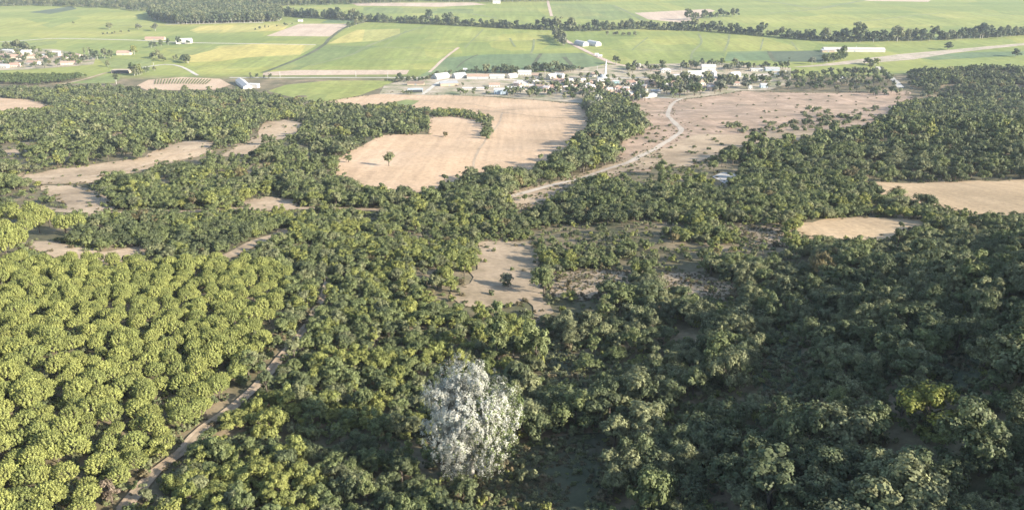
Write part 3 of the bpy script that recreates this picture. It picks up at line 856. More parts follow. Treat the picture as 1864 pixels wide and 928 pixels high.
# right-hand foreground: fewer, larger crowns with dark gaps
SLOPE = np.array([(880, 760), (1000, 560), (1400, 470), (1864, 400), (2500, 380), (2500, 2600), (830, 2600), (830, 930)], float)
on_slope = inside(SLOPE, u, v)
creek = inside(CREEK, u, v); hedge = inside(HEDGE, u, v); knoll = inside(KNOLL, u, v)
wood = inside(WOOD, u, v) | creek | hedge | knoll
wood &= ~in_any([PINES, PINES2], u, v)
# bare soil shows between the thickets here and there
PATCHY = np.array([(1050, 322), (1180, 300), (1330, 276), (1420, 268), (1330, 320), (1240, 345), (1100, 345)], float)
LEFTP = np.array([(-100, 240), (300, 225), (560, 210), (700, 300), (720, 400), (420, 480), (-100, 480)], float)
MIDP = np.array([(840, 430), (1180, 400), (1400, 430), (1380, 600), (1100, 700), (960, 700), (840, 560)], float)
gapn = vnoise(wx, wy, 34, 31) * .68 + vnoise(wx, wy, 11, 32) * .32
thin = np.where(inside(PATCHY, u, v), 0.44, np.where(inside(MIDP, u, v), 0.575, np.where(inside(LEFTP, u, v), 0.60, 0.72)))
wood &= ~((gapn > thin) & (rng.random(len(wx)) < 0.85) & ~creek & ~hedge)
size = 0.62 + 0.62 * rng.random(len(wx)) ** 1.4 + 0.34 * (vnoise(wx, wy, 45, 4) - 0.5)
size = np.where(~on_slope & (dep < 420), size * 0.84, size)
size = np.where(on_slope, size * (0.58 + 1.0 * vnoise(wx, wy, 13, 8)), size)
size = np.where(inside(np.array([(1108, 775), (1300, 760), (1420, 950), (1420, 1500), (1080, 1500), (1110, 930)], float), u, v), size * 1.1 + 0.22, size)  # oaks beside the hollow enlarged to throw shade over it
size = np.where(hedge, 0.75, size); size = np.where(creek, size * 1.15 + .12, size)
size = size * (1 + 0.75 * sstep(330, 680, dep))
size = np.clip(size, 0.3, 2.7)
hgt = 6.2 * size
clear = in_any(CLEAR, u, v) & ~hedge
BEHIND = [SCRUB, np.array([(248, 157), (270, 146), (330, 141), (400, 144), (420, 155), (392, 164), (268, 165)], float), np.array([(488, 166), (520, 155), (600, 147), (722, 147), (692, 160), (655, 174), (585, 188), (552, 182)], float),
          np.array([(-100, 128), (60, 120), (206, 118), (220, 143), (208, 152), (100, 155), (-100, 156)], float), np.array([(418, 140), (475, 140), (475, 164), (418, 160)], float)]
clear_top = np.zeros(len(wx), bool); road_top = np.zeros(len(wx), bool)
for fr_ in (0.35, 0.65, 0.95):
    hx, hy = hidden_spot(wx, wy, hgt * fr_)
    hu, hv, _ = pix(hx, hy)
    clear_top |= in_any(CLEAR, hu, hv) & ~hedge
    clear_top |= in_any(BEHIND, hu, hv) & ~creek & ~knoll
    road_top |= near_road(hx, hy, -0.8)
stub_top = clear_top & (rng.random(len(wx)) < 0.90)
SOLO = [(1610, 690, 1768, 790, 1688, 775), (1275, 620, 1375, 715, 1325, 712), (775, 670, 950, 850, 858, 865), (912, 488, 940, 522, 925, 523), (1135, 835, 1225, 925, 1180, 935)]
cover = np.zeros(len(wx), bool)
for x0, y0, x1, y1, bx, by in SOLO:
    bp = gp(bx, by); bd = bp.y * cp - (bp.z - CAM_Z) * sp
    for fr_ in (0.3, 0.6, 0.9, 1.1):
        hu, hv, _ = pix(*hidden_spot(wx, wy, hgt * fr_))
        cover |= (hu > x0) & (hu < x1) & (hv > y0) & (hv < y1) & (dep < bd + 3)
    cover |= np.hypot(wx - bp.x, wy - bp.y) < 3.5
ok = wood & ~clear & ~near_road(wx, wy) & ~stub_top & ~cover
ok &= ~(road_top & (rng.random(len(wx)) < np.where(dep < 190, 0.30, 0.90)))
ok &= ~(on_slope & (rng.random(len(wx)) < 0.42))
ok &= ~(knoll & (vnoise(wx, wy, 28, 21) > 0.62))
wx, wy, u, v, dep, size, on_slope, hgt, creek, knoll = [q[ok] for q in (wx, wy, u, v, dep, size, on_slope, hgt, creek, knoll)]
wz = height(wx, wy)
n = len(wx)
# colour of each crown: drifts over the land, with single trees that stand out
q = vnoise(wx, wy, 60, 11) * 0.55 + vnoise(wx, wy, 14, 12) * 0.45 + rng.normal(0, 0.13, n)
yellow_side = (1 - sstep(250, 900, u)) * sstep(420, 900, v) * 0.24 - sstep(1250, 1700, u) * 0.05 - on_slope * 0.10
q = q + yellow_side
cls = np.where(q < 0.42, 0, np.where(q < 0.66 + 0.10 * sstep(250, 500, dep), 1, 2))
cls = np.where((rng.random(n) < 0.14 + 0.26 * on_slope), 3, cls)
cls = np.where(on_slope & (cls == 2), 1, cls)
cls = np.where((rng.random(n) < 0.015) & (dep > 260), 4, cls)
OAKM = ['leaf_oak_dark', 'leaf_oak_mid', 'leaf_oak_lime', 'leaf_oak_grey', 'leaf_dry']
rot = rng.uniform(0, 6.28, n)
wide = rng.uniform(0.88, 1.2, n); tall = rng.uniform(0.85, 1.2, n)
scl = np.stack([size * wide, size * wide * rng.uniform(.9, 1.1, n), size * tall], 1)
shape = rng.integers(0, 35, n)

inframe = (u > -5) & (u < PW + 5) & (v - hgt * 0.8 * F_PX / dep < PH) & (v > 0)
order = np.argsort(-(hgt * scl[:, 2] / size / dep) * inframe)
near_ids = order[:300]
is_near = np.zeros(n, bool); is_near[near_ids] = True
near_ids = near_ids[np.argsort(v[near_ids])]
MARKS = [('the white poplar', 862, 765), ('the yellow bush', 1688, 745), ('the shaded gully floor', 1030, 660), ('the shaded grassy hollow', 985, 865), ('the round shrub in the tan clearing', 925, 505),
         ('the free standing tall oak', 1325, 672), ('the tall oak at the lower edge', 1180, 885), ('the shaded grass glade', 1430, 690), ('the glade near the yellow bush', 1745, 680),
         ('the bend of the dirt track', 470, 700), ('the foot of the dirt track', 260, 885), ('the small dry field', 1560, 420)]
def where_is(pu, pv, marks):
    nm, mu, mv = min(marks, key=lambda q_: math.hypot(pu - q_[1], pv - q_[2]))
    dx_, dy_ = pu - mu, pv - mv
    dist = math.hypot(dx_, dy_)
    if abs(dx_) > 2.2 * abs(dy_): side = 'left of' if dx_ < 0 else 'right of'
    elif abs(dy_) > 2.2 * abs(dx_): side = 'above' if dy_ < 0 else 'below'
    else: side = ('above' if dy_ < 0 else 'below') + ' and ' + ('left of' if dx_ < 0 else 'right of')
    return ('just ' if dist < 80 else 'well ' if dist > 190 else '') + side + ' ' + nm
TONE = ['dark green', 'mid green', 'yellow green', 'grey green', 'browning']
for k in near_ids:
    c = int(cls[k])
    big_ = 'large' if hgt[k] > 7.2 else 'small' if hgt[k] < 4.6 else 'middling'
    lab = big_ + ' ' + TONE[c] + ' oak ' + where_is(u[k], v[k] - 0.5 * hgt[k] * F_PX / dep[k], MARKS)
    grp = 'oaks of the near hillside'
    plant('oak_tree', OAK, int(shape[k]), OAKM[c], (wx[k], wy[k], wz[k] - 0.1), rot[k], scl[k], lab, 'tree', grp)

def spread(name, label, sel, kd, nv, mats):
    km = [(kd, vi, m) for m in mats for vi in range(nv)]
    idx = cls[sel] * nv + shape[sel] % nv
    P = np.stack([wx[sel], wy[sel], wz[sel] - 0.1], 1)
    mass(name, label, km, P, rot[sel], scl[sel], idx)
mid = ~is_near & (dep < 620)
far = ~is_near & (dep >= 620)
spread('oak_wood', 'dense oak wood covering the hillside in mixed greens', mid, OAK, 7, OAKM)
spread('distant_oak_wood', 'distant oak wood below the stubble fields and on the knoll', far, OAK_FAR, 5, OAKM)

# undergrowth between the trees, near part only
X, Y = grid(-260, 330, 50, 420, 2.3, rng)
X2, Y2 = grid(-600, 300, 420, 800, 4.5, rng)
X, Y = np.concatenate([X, X2]), np.concatenate([Y, Y2])
k = np.abs(X) < 0.72 * Y + 30
X, Y = X[k], Y[k]
uu, vv, dd = pix(X, Y)
glade = in_any([np.asarray(c) for c in CLEAR[-6:]], uu, vv)
openg = in_any(CLEAR, uu, vv)
stub = in_any(CLEAR[:4], uu, vv)
keep = inside(WOOD, uu, vv) & ~near_road(X, Y, 0.3) & ~in_any([PINES2], uu, vv)
keep &= ~(inside(PINES, uu, vv) & (rng.random(len(X)) < .1))
keep &= ~stub & ~(openg & (rng.random(len(X)) > 0.03 + 0.30 * (vnoise(X, Y, 13, 9) > 0.66))) & (rng.random(len(X)) < (0.55 + 0.3 * vnoise(X, Y, 20, 2)) * np.where((vnoise(X, Y, 34, 31) * .68 + vnoise(X, Y, 11, 32) * .32 > .55) & (dd > 230), .3, 1))
gl = in_any(CLEAR[-6:-1], uu, vv) & (rng.random(len(X)) < 0.10 + 0.75 * (vnoise(X, Y, 7, 61) > 0.60)); keep |= gl
X, Y, uu, gl = X[keep], Y[keep], uu[keep], gl[keep]
m = len(X); ss = rng.uniform(0.5, 1.5, m) * np.where(gl, 0.62, 1)
km = [(BUSH, vi, mt) for mt in ('leaf_oak_dark', 'leaf_oak_mid', 'leaf_oak_grey', 'leaf_oak_lime') for vi in range(5)]
mass('undergrowth', 'low scrub growing under and between the oaks', km, np.stack([X, Y, height(X, Y) - 0.05], 1), rng.uniform(0, 6.28, m), np.stack([ss * rng.uniform(.8, 1.3, m), ss, ss * rng.uniform(.7, 1.3, m)], 1), rng.integers(0, 20, m))
# ragged margins of fields, clearings and roads
mx, my = [], []
for c_ in CLEAR + [SCRUB]:
    w_ = ground(c_[:, 0], c_[:, 1])[:, :2]
    for a_, b_ in zip(w_, np.roll(w_, -1, 0)):
        if min(np.hypot(*a_), np.hypot(*b_)) > 1500: continue
        m_ = int(np.hypot(*(b_ - a_)) / 2.2)
        t_ = rng.random(m_)[:, None]
        q_ = a_ + (b_ - a_) * t_ + rng.normal(0, 2.6, (m_, 2)); mx.append(q_[:, 0]); my.append(q_[:, 1])
for c_, w_ in ROADS:
    k_ = np.repeat(np.arange(len(c_)), 4)
    q_ = c_[k_] + rng.normal(0, 1, (len(k_), 2)) * (w_ + .8); mx.append(q_[:, 0]); my.append(q_[:, 1])
X, Y = np.concatenate(mx), np.concatenate(my)
keep = ~near_road(X, Y, -1.0) & (rng.random(len(X)) < 0.25 + .8 * vnoise(X, Y, 30, 51))
X, Y = X[keep], Y[keep]; m = len(X); ss = rng.uniform(.25, 1.1, m)
mass('margin_scrub', 'weeds and low bushes along the field and track margins', [(BUSH, vi, mt) for mt in ('grass_tuft', 'leaf_oak_grey', 'leaf_oak_mid') for vi in range(5)], np.stack([X, Y, height(X, Y) - .03], 1), rng.uniform(0, 6.28, m),
     np.stack([ss * 1.2, ss * 1.2, ss * rng.uniform(.6, 1.1, m)], 1), rng.choice([0, 0, 5, 10], m) + rng.integers(0, 5, m))
# dry tufts in the open glades
X, Y = grid(-120, 200, 50, 420, 1.0, rng)
uu, vv, dd = pix(X, Y)
keep = in_any(CLEAR[-6:-1] + CLEAR[12:17], uu, vv) & (rng.random(len(X)) < 0.9 * vnoise(X, Y, 6, 3) + 0.15)
tg = in_any(CLEAR[-6:-1], uu, vv)
X, Y, tg = X[keep], Y[keep], tg[keep]; m = len(X); ss = rng.uniform(0.2, 0.5, m) * np.where(rng.random(m) < .08, 2.2, 1) * np.where(tg, 1.45, 1)
mass('dry_grass', 'dry grass tufts in the glades of the draw', [(BUSH, vi, mt) for mt in ('grass_tuft', 'leaf_oak_grey') for vi in range(5)], np.stack([X, Y, height(X, Y) - 0.02], 1), rng.uniform(0, 6.28, m),
     np.stack([ss, ss, ss * rng.uniform(.6, 1.3, m)], 1), np.where(rng.random(m) < np.where(tg, .4, 0.75), 0, 5) + rng.integers(0, 5, m))

# ------------------------------------------------------------------ pine plantation
# planted on a grid in slightly crooked rows
a = R(24)
I, J = np.meshgrid(np.arange(-90, 90), np.arange(-90, 90))
SPX = 4.4
X = (I * math.cos(a) - J * math.sin(a)) * SPX - 120; Y = (I * math.sin(a) + J * math.cos(a)) * SPX + 190
X = X.ravel() + rng.normal(0, 1.25, X.size); Y = Y.ravel() + rng.normal(0, 1.25, Y.size)
k = (Y > 40) & (Y < 420) & (X > -330)
X, Y = X[k], Y[k]
uu, vv, dd = pix(X, Y)
inp = inside(PINES, uu, vv)
inp2 = inside(PINES2, uu, vv) & (rng.random(len(X)) < 0.16)
size_p = rng.uniform(0.70, 1.08, len(X)) * (0.9 + 0.2 * vnoise(X, Y, 30, 41)) * np.where(inp2, 1.7, 1.0)
hx, hy = hidden_spot(X, Y, 5.2 * size_p)
gap = (rng.random(len(X)) < 0.03)
keep = (inp | inp2) & ~near_road(X, Y, 0.3) & ~gap & ~(in_any(CLEAR, uu, vv)) & (~near_road(hx, hy, -0.8) | (rng.random(len(X)) < 0.4))
X, Y, uu, vv, dd, size_p, inp2 = [q_[keep] for q_ in (X, Y, uu, vv, dd, size_p, inp2)]
Z = height(X, Y)
m = len(X)
rr = rng.uniform(0, 6.28, m); sh = rng.integers(0, 6, m)
sc_ = np.stack([size_p * rng.uniform(.92, 1.1, m), size_p * rng.uniform(.92, 1.1, m), size_p * rng.uniform(.9, 1.15, m)], 1)
fr = (uu > -20) & (uu < PW) & (vv - 6 * F_PX / dd < PH) & (vv > 0)
order = np.argsort(-(size_p / dd) * fr)
ind = np.zeros(m, bool); ind[order[:300]] = True
ind |= False
for k in np.where(ind)[0]:
    if inp2[k]: lab, grp = 'large umbrella pine standing apart behind the plantation', 'umbrella pines behind the plantation'
    else:
        pm = [('the withered pinkish bush', 205, 892), ('the foot of the dirt track', 260, 870), ('the bend of the dirt track', 455, 710), ('the top of the dirt track', 580, 560), ('the lower corner of the picture', 0, 928), ('the middle of the plantation', 250, 640), ('the tan clearing behind the plantation', 150, 465)]
        lab = ('broad ' if sc_[k][0] > 1.12 else 'small ' if sc_[k][0] < 0.92 else '') + 'stone pine ' + where_is(uu[k], vv[k] - 4 * F_PX / dd[k], pm)
        grp = 'stone pines of the plantation'
    plant('stone_pine', PINE, int(sh[k]), 'leaf_pine', (X[k], Y[k], Z[k] - 0.1), rr[k], sc_[k], lab, 'pine', grp)
rest = ~ind
mass('pine_plantation', 'farther stone pines of the close plantation', [(PINE, vi, 'leaf_pine') for vi in range(6)], np.stack([X[rest], Y[rest], Z[rest] - 0.1], 1), rr[rest], sc_[rest], sh[rest])

# ------------------------------------------------------------------ the white poplar and other single plants
def white_poplar(px, py, Hh, Wd):
    rg = rgs(300)
    base = gp(px, py)
    e = link('white_poplar', None, None, base); e.empty_display_size = 1
    tag(e, 'huge silvery white poplar towering over the green thicket', 'poplar')
    C, N, W = [], [], []
    for k in range(100):
        u_ = unit(rg, 1)[0]
        f = rg.uniform(0.35, 0.92)
        zc = Hh * 0.50
        lc = np.array([u_[0] * Wd * .5 * f, u_[1] * Wd * .5 * f, zc + u_[2] * Hh * .47 * f])
        low = np.clip((Hh * .5 - lc[2]) / (Hh * .45), 0, 1)
        lc[:2] *= 1.0 - 0.30 * low
        lr = rg.uniform(1.8, 2.9)
        su = unit(rg, 40)
        sc = lc + su * lr * rg.uniform(.4, 1.15, (40, 1)) * np.array([1, 1, 1.35])
        lean = rg.normal()
        for j in range(40):
            qn = 26
            qd = unit(rg, qn)
            C.append(sc[j] + qd * 0.62 * np.array([.8, .8, 1.3]) * rg.uniform(.2, 1.1, (qn, 1)))
            ow = (sc[j] - np.array([0, 0, zc])) / np.array([Wd * .5, Wd * .5, Hh * .5])
            N.append(qd * .4 + su[j] * .55 + ow * .8 + rg.normal(size=(qn, 3)) * .25)
            rightness = sc[j][0] / (Wd * .5) * 0.9 - (sc[j][2] - zc) / (Hh * .5) * 0.35 + 0.25 * lean + rg.normal() * .25
            W.append(np.full(qn, rightness))
    C, N, W = np.concatenate(C), np.concatenate(N), np.concatenate(W)
    sel = W + 0.35 * rg.normal(size=len(W)) > 0.46
    for nm, s_, mt, lb in (('crown', ~sel, 'leaf_silver', 'silvery white leaves turned by the wind'), ('crown', sel, 'leaf_poplar_green', 'grey green leaves of the sheltered side')):
        V, F = quads(C[s_], N[s_], 0.155 * rg.uniform(.6, 1.3, s_.sum()), rg)
        o = link(nm, mesh_np(nm, V, [F], [mt]), e); o['label'] = lb
    V, F = trunk_geo(rg, Hh * .8, 0.6, Wd * .4, Hh * .5, 8)
    link('trunk', mesh_np('trunk', V, [F], ['bark_pale']), e)
white_poplar(858, 865, 26.0, 22.0)

def single(name, kd, i, mat, px, py, hpx, wpx, label, cat, base_h, base_w, sink=0.1):
    """a plant whose foot stands at a pixel, hpx tall and wpx wide there"""
    p = gp(px, py)
    d = p.y * cp - (p.z - CAM_Z) * sp
    dpr = math.atan2(CAM_Z - p.z, math.hypot(p.x, p.y))
    hm = hpx * d / F_PX / math.cos(dpr); wm = wpx * d / F_PX
    return plant(name, kd, i, mat, (p.x, p.y, p.z - sink), 1.3 * i, (wm / base_w, wm / base_w, hm / base_h), label, cat)
OH, OW = 6.6, 6.6
single('field_tree', OAK, 2, 'leaf_oak_grey', 708, 303, 29, 25, 'lone tree with bare trunk in the broad stubble field', 'tree', OH, OW)
single('field_tree', OAK, 4, 'leaf_dry', 811, 250, 14, 12, 'small greyish tree inside the hedged stubble corner', 'tree', OH, OW)
single('field_bush', OAK, 5, 'leaf_oak_mid', 635, 296, 15, 26, 'round green bush at the stubble field edge below the wood', 'bush', OH, OW)
single('clearing_shrub', OAK, 1, 'leaf_pale', 925, 523, 34, 30, 'pale round shrub alone in the tan clearing', 'shrub', OH, OW)
single('clearing_shrub', OAK, 3, 'leaf_pale', 1015, 498, 22, 16, 'small pale shrub between the two tan clearings', 'shrub', OH, OW)
single('yellow_bush', OAK, 6, 'leaf_yellow', 1688, 775, 84, 92, 'bright yellow bush glowing on the dark slope', 'bush', OH, OW)
single('dry_bush', OAK, 0, 'leaf_pink', 205, 915, 44, 44, 'withered pinkish bush among the near pines', 'bush', OH, OW)
single('dry_bush', OAK, 1, 'leaf_pink', 186, 425, 20, 22, 'withered pinkish bush behind the pine plantation', 'bush', OH, OW)
single('road_bush', OAK, 2, 'leaf_oak_mid', 955, 366, 14, 14, 'little bush beside the dirt road bend', 'bush', OH, OW)
single('tall_oak', OAK, 3, 'leaf_oak_mid', 1180, 935, 105, 95, 'tall leafy oak at the lower frame edge, below the glade', 'tree', OH, OW)
single('tall_oak', OAK, 6, 'leaf_oak_grey', 1325, 712, 84, 66, 'tall grey green oak standing free on the dark slope', 'tree', OH, OW)
single('tall_oak', OAK, 5, 'leaf_oak_mid', 905, 655, 84, 80, 'big rounded oak behind the white poplar', 'tree', OH, OW)
single('tall_oak', OAK, 0, 'leaf_oak_mid', 975, 660, 78, 70, 'big oak above the shaded gully floor', 'tree', OH, OW)
single('tall_oak', OAK, 1, 'leaf_oak_mid', 990, 535, 62, 50, 'upright green oak dividing the tan clearings', 'tree', OH, OW)
single('tall_oak', OAK, 2, 'leaf_oak_lime', 1440, 425, 30, 44, 'yellow green tree at the corner of the small dry field', 'tree', OH, OW)
single('tall_oak', OAK, 4, 'leaf_poplar_green', 930, 800, 110, 60, 'pale green tree leaning against the white poplar', 'tree', OH, OW)

# ------------------------------------------------------------------ bushes on the dry hillside
cand_u = rng.uniform(1120, 1640, 900); cand_v = rng.uniform(165, 315, 900)
s_in = inside(SCRUB, cand_u, cand_v)
dense = inside(SCRUBBY, cand_u, cand_v)
keep = s_in & (dense | (rng.random(900) < 0.16) | ((vnoise(cand_u, cand_v * 3, 34, 71) > .68) & (rng.random(900) < .7)))
g3 = ground(cand_u[keep], cand_v[keep]); dns = dense[keep]
nr = near_road(g3[:, 0], g3[:, 1], 1.0)
cnt = 0
for (x, y, z), dn, nr_ in zip(g3, dns, nr):
    if nr_ or cnt >= 270: continue
    cnt += 1
    sz = float(rng.uniform(0.7, 1.35)) if dn else float(rng.uniform(0.25, 0.65))
    lab, grp = ('dark bush in the thicket across the dry hillside', 'bushes of the hillside thicket') if dn else ('small dark bush scattered on the dry hillside', 'bushes scattered on the dry hillside')
    plant('hillside_bush', OAK_FAR, int(rng.integers(0, 5)), ['leaf_oak_dark', 'leaf_oak_mid', 'leaf_oak_grey'][int(rng.integers(0, 3))], (x, y, z - 0.6 * sz), float(rng.uniform(0, 6.28)),
          (sz * 1.25, sz * 1.25, sz * .9), lab, 'bush', grp)

# ------------------------------------------------------------------ tree belts of the plain
def belt(line, spacing, sizes, mats, label, group, name='belt_tree', kd=BELT, jit=6.0, two=False, prob=1.0):
    w = ground([q[0] for q in line], [q[1] for q in line])[:, :2]
    for a_, b_ in zip(w[:-1], w[1:]):
        L = float(np.hypot(*(b_ - a_))); m_ = max(1, int(round(L / spacing)))
        for j in range(m_):
            if rng.random() > prob: continue
            p = a_ + (b_ - a_) * ((j + rng.uniform(.2, .8)) / m_)
            x, y = p[0] + rng.normal(0, jit * .3), p[1] + rng.normal(0, jit)
            s_ = float(rng.uniform(*sizes)) * (1.7 if kd is BELT else 1.0) * (1.45 if kd is BELT and rng.random() < .15 else 1.0); wv = float(rng.uniform(.75, 1.1))
            mt = mats[int(rng.integers(0, len(mats)))]
            mid_ = (sizes[0] + sizes[1]) / 2 * 1.7
            lab = ('tall ' if s_ > mid_ * 1.2 else 'low ' if s_ < mid_ * .8 else '') + (label.replace('dark ', 'grey green ', 1) if mt == 'leaf_oak_grey' else label)
            plant(name, kd, int(rng.integers(0, 6)), mt, (x, y, float(height(x, y)) - .2), float(rng.uniform(0, 6.28)), (s_ * wv, s_ * wv, s_), lab, 'tree', group)
BM = ['leaf_belt', 'leaf_belt', 'leaf_oak_dark', 'leaf_oak_grey']
belt([(515, 29), (560, 33), (600, 35), (640, 37)], 8.5, (0.7, 1.25), BM, 'dark tree in the tree line beside the tall far wood', 'trees of the line beside the far wood')
belt([(640, 37), (700, 41), (780, 43), (800, 45)], 8.5, (0.5, 1.1), BM, 'dark tree in the tree line behind the yellow field', 'trees of the line behind the yellow field')
belt([(800, 45), (860, 48), (930, 52), (1000, 55), (1060, 57)], 8.5, (0.45, 1.0), BM, 'dark tree in the belt behind the lime fields', 'trees of the belt behind the lime fields')
belt([(1060, 56), (1150, 53), (1220, 54), (1290, 57)], 8.5, (0.6, 1.15), BM, 'dark tree in the thick belt before the pink field', 'trees of the belt before the pink field')
belt([(1290, 57), (1400, 67), (1480, 74), (1530, 76)], 8.5, (0.55, 1.1), BM, 'dark tree in the belt behind the square green plot', 'trees of the belt behind the green plot')
belt([(1530, 76), (1600, 75), (1700, 73), (1800, 69), (1930, 60)], 8.5, (0.7, 1.35), BM, 'dark tree in the tall belt behind the long barn', 'trees of the belt behind the long barn')
belt([(1250, 38), (1300, 33), (1345, 30)], 12, (0.5, 1.0), BM, 'dark tree in the short row on the pink field edge', 'trees of the row at the pink field', name='meadow_tree')
belt([(1010, 66), (1018, 76), (1028, 84)], 8, (0.5, 0.95), ['leaf_pale', 'leaf_oak_grey'], 'pale grey tree beside the reddish road', 'pale trees beside the reddish road', name='roadside_tree')
belt([(1100, 64), (1130, 66), (1162, 65)], 7, (0.35, 0.5), ['leaf_oak_grey', 'leaf_pale'], 'low grey tree in the thicket in front of the belt', 'low trees in front of the belt', jit=10, name='thicket_tree')
belt([(455, 57), (490, 52), (520, 48), (540, 44)], 22, (0.22, 0.5), BM, 'small tree on the edge of the far pink field', 'small trees at the far pink field', name='meadow_tree')
belt([(632, 52), (660, 42), (675, 38)], 14, (0.35, 0.75), BM, 'tree at the head of the diagonal ditch', 'trees at the head of the ditch')
belt([(180, 66), (215, 62), (240, 60)], 14, (0.2, 0.4), BM, 'small tree in the hedge beyond the white road', 'small trees beyond the white road', name='meadow_tree')
belt([(165, 110), (185, 108), (205, 106)], 8.5, (0.75, 1.0), BM, 'dark tree in the clump beside the hamlet', 'trees of the clump beside the hamlet', jit=3, name='hamlet_tree')
belt([(5, 94), (30, 90), (55, 96)], 10, (0.6, 0.95), BM, 'dark tree behind the white hamlet roofs', 'dark trees behind the hamlet', name='hamlet_tree')
belt([(265, 90), (300, 84), (350, 80)], 16, (0.4, 0.75), BM, 'dark tree around the white barn', 'trees around the white barn', name='meadow_tree')
belt([(275, 104), (300, 112), (330, 108), (345, 118)], 14, (0.35, 0.65), BM, 'dark tree in the meadow beside the yellow field', 'trees in the meadow by the yellow field', name='meadow_tree')
belt([(240, 140), (262, 135), (280, 130)], 12, (0.4, 0.8), BM, 'dark tree beside the open barn', 'trees beside the open barn', name='meadow_tree')
belt([(450, 140), (470, 143), (500, 143)], 12, (0.25, 0.4), BM, 'bush beside the level road', 'bushes beside the level road', name='roadside_bush')
belt([(715, 147), (740, 150), (770, 148)], 9, (0.35, 0.6), BM, 'tree at the road fork before the barns', 'trees at the road fork', name='roadside_tree')
def big(px, py, s_, mat, label, kd=BELT, i=0, w=1.0, name='tree', cat='tree'):
    p = gp(px, py)
    s_ *= 1.3
    plant(name, kd, i, mat, (p.x, p.y, p.z - .2), i * 1.1, (s_ * w, s_ * w, s_), label, cat)
big(1122, 118, 0.95, 'leaf_oak_dark', 'big dark round tree beside the reddish road', i=1, w=1.3)
big(1725, 91, 0.95, 'leaf_belt', 'big dark tree on the sandy strip behind the knoll', i=2, w=1.5)
big(1848, 104, 1.0, 'leaf_belt', 'big dark tree at the far end of the knoll', i=3, w=1.4)
big(1580, 118, 0.95, 'leaf_oak_dark', 'dark tree beside the bright green one', i=4, w=1.3)
big(1593, 120, 0.9, 'leaf_oak_lime', 'bright green tree at the top of the pale road', i=5, w=1.3)
big(245, 100, 1.1, 'leaf_oak_lime', 'tall yellow green tree beside the tan barn', i=0, w=0.95)
big(244, 137, 1.25, 'leaf_orchard', 'tall green tree beside the open barn', i=1, w=0.95)
big(255, 137, 1.15, 'leaf_oak_lime', 'tall yellowing tree beside the open barn', i=2, w=0.8)
big(200, 54, 1.0, 'leaf_oak_grey', 'lone round tree in the far lime field', i=3, w=1.3)
big(252, 54, 1.0, 'leaf_pale', 'pale round tree in the far lime field', i=4, w=1.1)
big(283, 57, 1.2, 'leaf_pale', 'tall pale tree at the foot of the far wood', i=5, w=1.0)
big(134, 44, 0.35, 'leaf_oak_dark', 'single dark bush in the far lime field', i=1, w=1.5)
big(213, 157, 1.1, 'leaf_oak_dark', 'dark upright tree at the paddock corner', kd=POPL, i=1, w=1.7)
big(197, 122, 0.7, 'leaf_oak_grey', 'tree at the end of the orchard', i=2, w=1.0)
big(155, 103, 1.0, 'leaf_oak_grey', 'slim column tree beside the hamlet houses', kd=POPL, i=0)
big(163, 101, 1.0, 'leaf_oak_grey', 'second slim column tree beside the hamlet', kd=POPL, i=2, w=1.3)
big(1433, 134, 1.45, 'leaf_oak_dark', 'dark cypress like column at the village end', kd=POPL, i=3, w=0.9)
big(1478, 118, 0.85, 'leaf_pale', 'pale round tree beside the dark plot', i=0, w=1.2)
big(1100, 232, 0.8, 'leaf_oak_mid', 'green tree at the top of the creek wood', i=1, w=1.0)
for i_, (px, py, s_, lab) in enumerate([(1076, 206, 0.9, 'silvery tree at the stubble corner below the village'), (1090, 198, 1.0, 'tall silvery tree below the village gardens'), (1104, 206, 0.8, 'silvery tree beside the creek wood')]):
    big(px, py, s_, 'leaf_pale' if i_ != 1 else 'leaf_silver', lab, i=i_, w=1.0)
big(205, 190, 0.62, 'leaf_pale', 'silvery tree rising from the upper wood', i=3, w=1.5)
belt([(1500, 116), (1530, 110), (1540, 106)], 7, (0.5, 0.8), ['leaf_orchard', 'leaf_oak_mid'], 'green tree in the grove before the long barn', 'trees of the grove before the long barn', name='grove_tree')

# far woods that read as one mass
def far_mass(name, label, poly, s0, sizes, hs, kd=BELT):
    w = ground([q_[0] for q_ in poly], [q_[1] for q_ in poly])[:, :2]
    lo, hi = w.min(0), w.max(0)
    X, Y = grid(lo[0], hi[0], lo[1], hi[1], s0, rng)
    k = inside(w, X, Y); X, Y = X[k], Y[k]; m = len(X)
    ss = rng.uniform(*sizes, m) * 1.45; ww = rng.uniform(.85, 1.2, m)
    mass(name, label, [(kd, vi, mt) for mt in ('leaf_belt', 'leaf_oak_dark', 'leaf_oak_grey') for vi in range(4)], np.stack([X, Y, height(X, Y) - .2], 1), rng.uniform(0, 6.28, m),
         np.stack([ss * ww, ss * ww, ss * hs], 1), rng.integers(0, 12, m))
def far_line(name, label, line, wid, s0, sizes):
    w = ground([q_[0] for q_ in line], [q_[1] for q_ in line])[:, :2]
    lo, hi = w.min(0) - wid, w.max(0) + wid
    X, Y = grid(lo[0], hi[0], lo[1], hi[1], s0, rng)
    k = (seg_dist([tuple(q_) for q_ in w], X, Y) < wid) & (rng.random(len(X)) < 0.25 + 0.9 * vnoise(X, Y, 40, 5)); X, Y = X[k], Y[k]; m = len(X)
    ss = rng.uniform(*sizes, m)
    mass(name, label, [(BELT, vi, mt) for mt in ('leaf_belt', 'leaf_oak_dark', 'leaf_oak_grey') for vi in range(4)], np.stack([X, Y, height(X, Y) - .2], 1), rng.uniform(0, 6.28, m),
         np.stack([ss * 1.25, ss * 1.25, ss], 1), rng.integers(0, 12, m))
